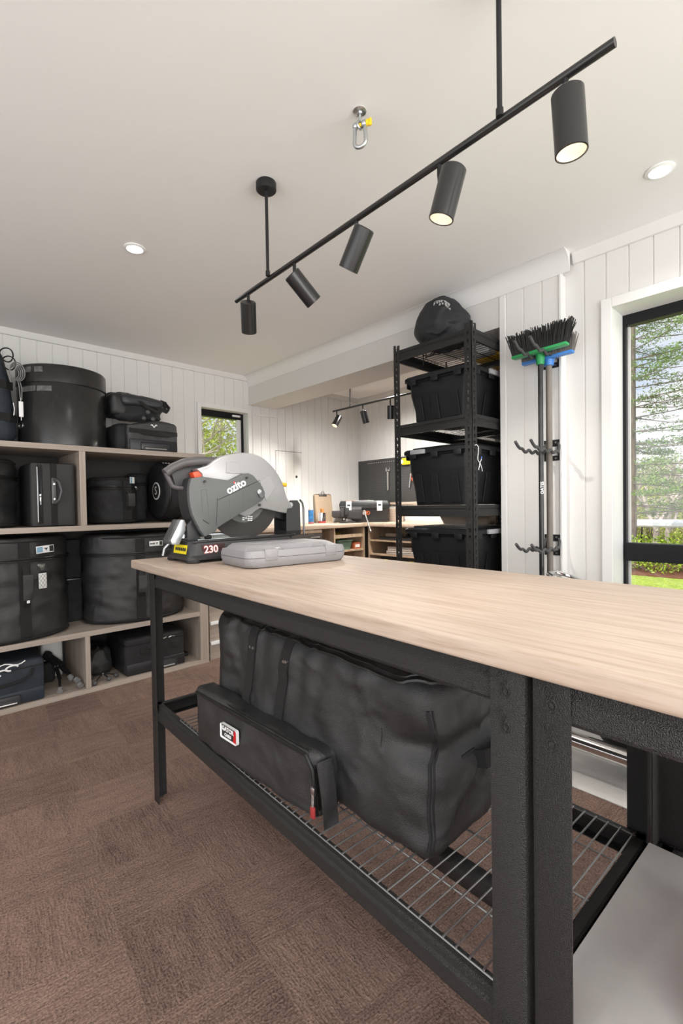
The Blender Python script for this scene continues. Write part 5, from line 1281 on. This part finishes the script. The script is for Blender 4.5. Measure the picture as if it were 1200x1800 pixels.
t = thing('perforated_strip', 'white perforated strip standing against the wall at the back of the alcove worktop', 'strip', (XB-.003, 2.90, 1.0005)); B().box(-.008, -.002, -.60, .36, 0, .085, .001).out('strip', M_TRIM, t)
hb = B()
for i in range(40): hb.cyl((-.0084, -.58+.0235*i, .055), (-.0078, -.58+.0235*i, .055), .005, seg=8); hb.cyl((-.0084, -.58+.0235*i, .022), (-.0078, -.58+.0235*i, .022), .003, seg=6)
hb.out('perforation', mat('grey_hole', (.16, .15, .14), .7), t, False, kind='stuff')
t = thing('timber_offcut', 'pale timber offcut with rounded cut-out beside the toolbox', 'offcut', (3.85, 3.255, 1.0005), 0)
b = B(); b.prism([(0, -.10, 0), (0, .10, 0), (0, .10, .14), (0, -.10, .14)], (-.018, 0, 0), .002); b.out('board', M_OAK, t, False)
t = thing('plastic_tray', 'black plastic tray on the alcove worktop seen through the rack', 'tray', (3.66, 2.22, 1.0005)); b = B(); loft(b, [rr_prism(None, .13, .23, .03, 0, 0)[0], rr_prism(None, .15, .26, .03, .07, .07)[0], rr_prism(None, .16, .27, .03, .075, .075)[0], rr_prism(None, .16, .27, .03, .085, .085)[0]]); b.out('body', M_PLA, t)
B().box(-.10, .10, -.16, .16, .0855, .094, .004).out('lid', M_PLA, t)
# =================================================================== motorcycle on a white mat behind the bench
t = thing('floor_mat', 'white textured floor mat under the chrome pipes behind the workbench', 'mat', (2.22, .1, 0))
B().box(-.232, .235, -1.4, .92, .0002, .006, .002).out('mat', mat('white_mat', (.66, .645, .62), .8, 0, .9, 260), t)
t = thing('motorcycle', 'low black motorcycle with long chrome pipes parked under the tall window', 'motorcycle', (2.235, -.10, .006))
def wheel(y):
    tr = B().lathe([(.20+.085*math.cos(a)*1.0+.0, .055*math.sin(a)) for a in [2*PI*i/16 for i in range(17)]], 48, axis='X', c=(0, y, .30), close=False); tr.move(Matrix.Identity(4))
    tr = tr.out('tyre', M_RUB, t); B().lathe([(.175, -.035), (.19, -.04), (.19, .04), (.175, .035)], 48, axis='X', c=(0, y, .30)).out('rim', M_CHR, tr)
    sp = B(); [sp.tube([(0, y, .30), (0, y+.18*math.cos(a), .30+.18*math.sin(a))], .004, 5) for a in [2*PI*i/12 for i in range(12)]]; sp.out('spokes', M_CHR, tr)
wheel(.60); wheel(-.85)
for z, x, r0 in ((.160, -.175, .034), (.250, -.150, .036)):
    B().tube([(x, 1.03, z), (x, 1.01, z), (x, .1, z-.01), (x, -.3, z-.03), (x+.08, -.42, z+.06)], r0, 20).out('exhaust_pipe', M_CHR, t)
B().tube([(-.16, .35, .100), (-.16, -.5, .100)], .012).out('frame_rail', M_BLK, t)
B().soft(.24, .42, .32, .3, 8, .002, 5, 1, c=(0, -.18, .18)).out('engine', M_GUN, t)
B().soft(.20, .75, .12, .5, 10, .002, 5, 2, c=(0, .25, .60)).out('seat', M_PLA, t)
B().soft(.24, .42, .20, .7, 10, .001, 5, 3, c=(0, -.28, .62)).out('fuel_tank', M_BLK, t)
B().tube([(0, .60+.33*math.cos(a), .30+.33*math.sin(a)) for a in [PI*.05+PI*.62*i/14 for i in range(15)]], .035, 10).out('rear_fender', M_BLK, t)
B().tube([(-.08, .55, .62), (-.08, .98, .815), (-.04, 1.04, .835), (.04, 1.04, .835), (.08, .98, .815), (.08, .55, .62)], .010).out('rear_rack', M_CHR, t)
B().tube([(0, -.85, .30), (0, -.58, .86)], .022).out('fork', M_CHR, t); B().tube([(-.22, -.35, .86), (-.1, -.52, .90), (.1, -.52, .90), (.22, -.35, .86)], .012).out('handlebar', M_CHR, t); B().ball((0, -.68, .74), .085, 20).out('headlight', M_CHR, t)
# =================================================================== outside
random.seed(11); rng = np.random.default_rng(5)
M_LAWN = mat('lawn_grass', (.36, .46, .07), .9, 0, 1, 60, .45, 30)
M_SOIL = mat('bush_ground', (.20, .19, .07), .95, 0, 1, 30, .4, 6)
GZ = -.15
b = B().box(2.75, 9.6, -14, 14, GZ-.1, GZ); b.box(-20, 2.7, 4.2, 60, GZ-.1, GZ); o = b.out('lawn', M_LAWN, None, False, kind='structure')
B().box(9.6, 11.6, -14, 14, GZ-.1, GZ+.01).out('mulch_bed', mat('bark_mulch', (.19, .075, .04), .95, 0, 1, 60, .5, 50), None, False, kind='structure')
B().box(11.6, 90, -60, 60, -1.5, -1.2).out('lower_ground', M_SOIL, None, False, kind='structure')
def leaves(name, m, parent, centres, n, size, stretch=(1, 1, 1), flat=0, kind=None, aspect=.45):
    """n small leaf blades scattered in the given ellipsoids (x, y, z, radius)"""
    C = np.array([c[:3] for c in centres], float); Rr = np.array([c[3] for c in centres], float)
    wgt = Rr**2/np.sum(Rr**2); idx = rng.choice(len(C), n, p=wgt)
    d = rng.normal(size=(n, 3)); d /= np.linalg.norm(d, axis=1)[:, None]; rad = rng.uniform(.25, 1, n)**.5
    P = C[idx]+d*(Rr[idx]*rad)[:, None]*np.array(stretch)
    a = rng.normal(size=(n, 3)); 
    if flat: a[:, 2] *= (1-flat)
    a /= np.linalg.norm(a, axis=1)[:, None]
    bb = rng.normal(size=(n, 3)); 
    if flat: bb[:, 2] *= (1-flat)
    bb -= a*np.sum(a*bb, 1)[:, None]; bb /= np.linalg.norm(bb, axis=1)[:, None]
    s = size*rng.uniform(.6, 1.3, n)[:, None]
    v = np.stack([P-a*s, P+bb*s*aspect, P+a*s, P-bb*s*aspect], 1).reshape(-1, 3)
    me = bpy.data.meshes.new(name); me.from_pydata(v.tolist(), [], np.arange(4*n).reshape(-1, 4).tolist()); me.update()
    me.materials.append(m); o = bpy.data.objects.new(name, me); COL.objects.link(o)
    if parent: o.parent = parent
    if kind: o['kind'] = kind
    return o
def leafmat(name, c):
    m = mat(name, c, .6, 0, 0, 1, .45, 3.0)
    return m
M_PINE = leafmat('conifer_needles', (.19, .31, .06)); M_BUSH = leafmat('bush_leaves', (.46, .50, .10)); M_HEDGE = leafmat('hedge_leaves', (.33, .46, .045)); M_GUM = leafmat('gum_leaves', (.42, .46, .14)); M_LIME = leafmat('lime_leaves', (.40, .60, .05)); M_OLIVE = leafmat('olive_leaves', (.30, .36, .13))
M_BARK = mat('grey_bark', (.22, .17, .145), .9, 0, 1, 20, .3, 12, stretch=(1, 1, .2)); M_PALE = mat('pale_bark', (.48, .41, .36), .9, 0, .8, 20, .25, 8)
# hedge
t = thing('hedge', 'clipped green hedge in the bark mulch bed outside the tall window', 'hedge', (10.35, 1.5, GZ))
leaves('foliage', M_HEDGE, t, [(random.uniform(-.25, .35), -3+6*i/40, random.uniform(.20, .50), .34) for i in range(41)], 15000, .032, kind='stuff')
b = B(); [b.tube([(0, -2.8+5.6*i/14, 0), (.05, -2.8+5.6*i/14, .4)], .012, 5) for i in range(15)]; b.out('stems', M_BARK, t, kind='stuff')
# golf cart beyond the hedge
t = thing('golf_cart', 'golf cart with a white roof parked beyond the hedge', 'golf cart', (15.4, 3.25, -1.36))
loft(B(), [rr_prism(None, .62, 1.05, .2, 1.84, 1.84)[0], rr_prism(None, .66, 1.10, .2, 1.88, 1.88)[0], rr_prism(None, .64, 1.07, .2, 1.95, 1.95)[0], rr_prism(None, .5, .9, .2, 2.01, 2.01)[0]]).out('roof', M_WHITE, t)
for x in (-.5, .5):
    for y in (-.75, .8): B().cyl((x, y*1.1, .5), (x, y, 1.85), .022).out('post', M_BLK, t)
B().soft(1.15, 2.1, .55, .3, 8, .001, 3, 1, c=(0, 0, .25)).out('body', M_DGR2, t); B().soft(1.0, .45, .5, .3, 8, .001, 3, 2, c=(0, .1, .75)).out('seat', M_FAB2, t)
for x in (-.5, .5):
    for y in (-.75, .75): B().cyl((x-.08, y, .23), (x+.08, y, .23), .23, seg=24).out('wheel', M_RUB, t)
# tall conifer with tiered branches
t = thing('conifer_tree', 'tall conifer with tiered horizontal branches at the left of the tall window', 'tree', (12.2, 3.28, -1.2))
B().tube([(0, 0, 0), (.02, .02, 4), (0, 0, 9.5)], .085, 10, r_end=.05).out('trunk', M_BARK, t)
random.seed(5); br = B(); cl = []
for k in range(22):
    z = 2.1+k*.235+random.uniform(-.07, .07)
    for q in range(3):
        a = random.uniform(-2.6, -.2) if q < 2 else random.uniform(0, 6.28); L = random.uniform(1.2, 2.6)
        e = V(math.cos(a)*L, math.sin(a)*L, random.uniform(-.10, .22)*L*.5)
        br.tube([(0, 0, z), tuple(V(0, 0, z)+e*.5-V(0, 0, .06)), tuple(V(0, 0, z)+e)], .013, 5, r_end=.004)
        for s in range(9):
            f_ = .18+.85*s/8; p = V(0, 0, z)+e*f_+V(random.uniform(-.2, .2), random.uniform(-.2, .2), random.uniform(-.04, .06)); cl.append((*p, random.uniform(.14, .30)))
br.out('branches', M_BARK, t)
leaves('foliage', M_PINE, t, cl, 23000, .034, stretch=(1, 1, .28), flat=.5, kind='stuff', aspect=.32)
# bare-limbed trees and bush behind
def limbs(b, p, d, L, r, depth, spread=.6):
    e = p+d*L; mid = p+d*L*.5+V(random.uniform(-1, 1), random.uniform(-1, 1), random.uniform(-.5, .5))*L*.07
    b.tube([tuple(p), tuple(mid), tuple(e)], r, 6 if depth > 1 else 4, r_end=r*.62); out = [e]
    if depth:
        for k in range(3 if depth > 1 else 2):
            nd = (d+V(random.gauss(0, spread), random.gauss(0, spread), random.gauss(.12, spread*.5))).normalized(); out += limbs(b, p.lerp(e, random.uniform(.55, 1)), nd, L*random.uniform(.6, .8), r*.55, depth-1, spread)
    return out
for i, (x, y, h, lab) in enumerate(((16.6, 3.9, 2.9, 'bare pale-limbed tree behind the golf cart, nearer the conifer'), (21.2, 4.5, 3.4, 'bare pale-limbed tree farther back behind the golf cart'), (25.5, 7.0, 3.6, 'pale leafless tree standing behind the trunk of the conifer'))):
    random.seed(20+i); t = thing('bare_tree', lab, 'tree', (x, y, -1.25)); b = B()
    tips = limbs(b, V(0, 0, 0), V(.02, .03*(i-1), 1), h*.62, .11, 4, .62); b.out('trunk', M_PALE, t)
    leaves('foliage', M_OLIVE, t, [(*p, .35) for p in tips if p.z > 1.2], 700, .05, kind='stuff')
for i, (x, y, z, R_, n, lab) in enumerate(((29, 6.9, .7, 1.7, 7000, 'yellow-green bush behind the bare trees, directly above the cart roof'), (35, 7.2, 1.2, 2.3, 7500, 'large yellow-green bush far behind the bare trees'), (41, 15.5, 1.2, 2.2, 6500, 'yellow-green bush far back behind the conifer trunk'))):
    t = thing('bush', lab, 'bush', (x, y, -1.2)); random.seed(40+i)
    leaves('foliage', M_BUSH, t, [(random.uniform(-R_, R_)*.8, random.uniform(-R_, R_)*1.0, 1.2+z+random.uniform(-1.2, 1.0), R_*.45) for _ in range(16)], n, .085, kind='stuff'); b = B(); [b.tube([(.3*k-.5, .1*k, 0), (.4*k-.6, .3*k-.4, 1.2+z)], .035, 6) for k in range(4)]; b.out('trunk', M_BARK, t, kind='stuff')
t = thing('distant_treeline', 'hazy belt of trees on the horizon beyond the golf cart', 'trees', (54, 13, -1.2)); t['kind'] = 'stuff'
leaves('foliage', mat('distant_leaves', (.34, .36, .20), .8, 0, 0, 1, .4, .4), t, [(random.uniform(-5, 5), -15+31*i/50, random.uniform(1, 6.2), 1.6) for i in range(51)], 14000, .25, kind='stuff')
# gum tree outside the small window
t = thing('gum_tree', 'gum tree with bare grey limbs filling the small window', 'tree', (4.1, 8.6, GZ)); random.seed(3); b = B()
tips = []
b.tube([(-.6, 0, 0), (-.35, .1, 1.5), (-.1, 0, 2.35)], .10, 10, r_end=.06)
for d, L in ((V(.75, .1, .55), .8), (V(-.1, .1, 1), .9), (V(1, -.1, .25), .7), (V(.4, .2, .9), .8), (V(-.7, .1, .6), .7), (V(.9, .1, .05), .6)):
    tips += limbs(b, V(-.1, 0, 2.30), d.normalized(), L, .038, 3, .55)
b.out('trunk', M_PALE, t)
leaves('foliage', M_GUM, t, [(*(p+V(random.uniform(-.3, .3), random.uniform(.0, .8), random.uniform(-.3, .3))), .26) for p in tips], 5200, .034, kind='stuff', aspect=.28)
t = thing('leafy_shrub', 'bright lime green shrub at the right side of the small window', 'shrub', (3.62, 5.9, GZ))
leaves('foliage', M_LIME, t, [(random.uniform(-.07, .10), 0, .2+2.6*i/24, .11) for i in range(25)], 1500, .04, kind='stuff', aspect=.6); B().tube([(0, 0, 0), (.03, 0, 2.8)], .02, 6).out('stem', M_BARK, t)
t = thing('bush', 'dense pale green bush behind the gum tree outside the small window', 'bush', (6.4, 13.5, GZ))
leaves('foliage', M_BUSH, t, [(random.uniform(-2.6, 2.2), random.uniform(-1, 1), random.uniform(.6, 3.9), .75) for i in range(34)], 7500, .075, kind='stuff'); b = B(); [b.tube([(.8*k-1.5, 0, 0), (.8*k-1.4, 0, 2.5)], .05, 6) for k in range(4)]; b.out('trunk', M_BARK, t, kind='stuff')
# repeats of one kind share a group phrase
for kind_, phrase in (('drum_bag', 'soft drum bags on the shelving unit'), ('storage_tub', 'black lidded tubs in the storage rack'), ('tool_hook', 'wall hooks on the pier'), ('broom', 'brooms on the wall hooks'), ('rolling_suitcase', 'rolling suitcases on the bottom shelf'), ('track_light', 'black ceiling track lights'), ('workbench_frame', 'bench frames under the long worktop'), ('open_cabinet', 'open cabinets under the corner worktop'), ('organiser_case', 'clear organiser cases in the far cabinet'), ('bare_tree', 'bare pale trees outside the tall window'), ('bush', 'bushes outside the windows')):
    for o in [x for x in bpy.data.objects if x.parent is None and x.name.split('.')[0] == kind_]: o['group'] = phrase
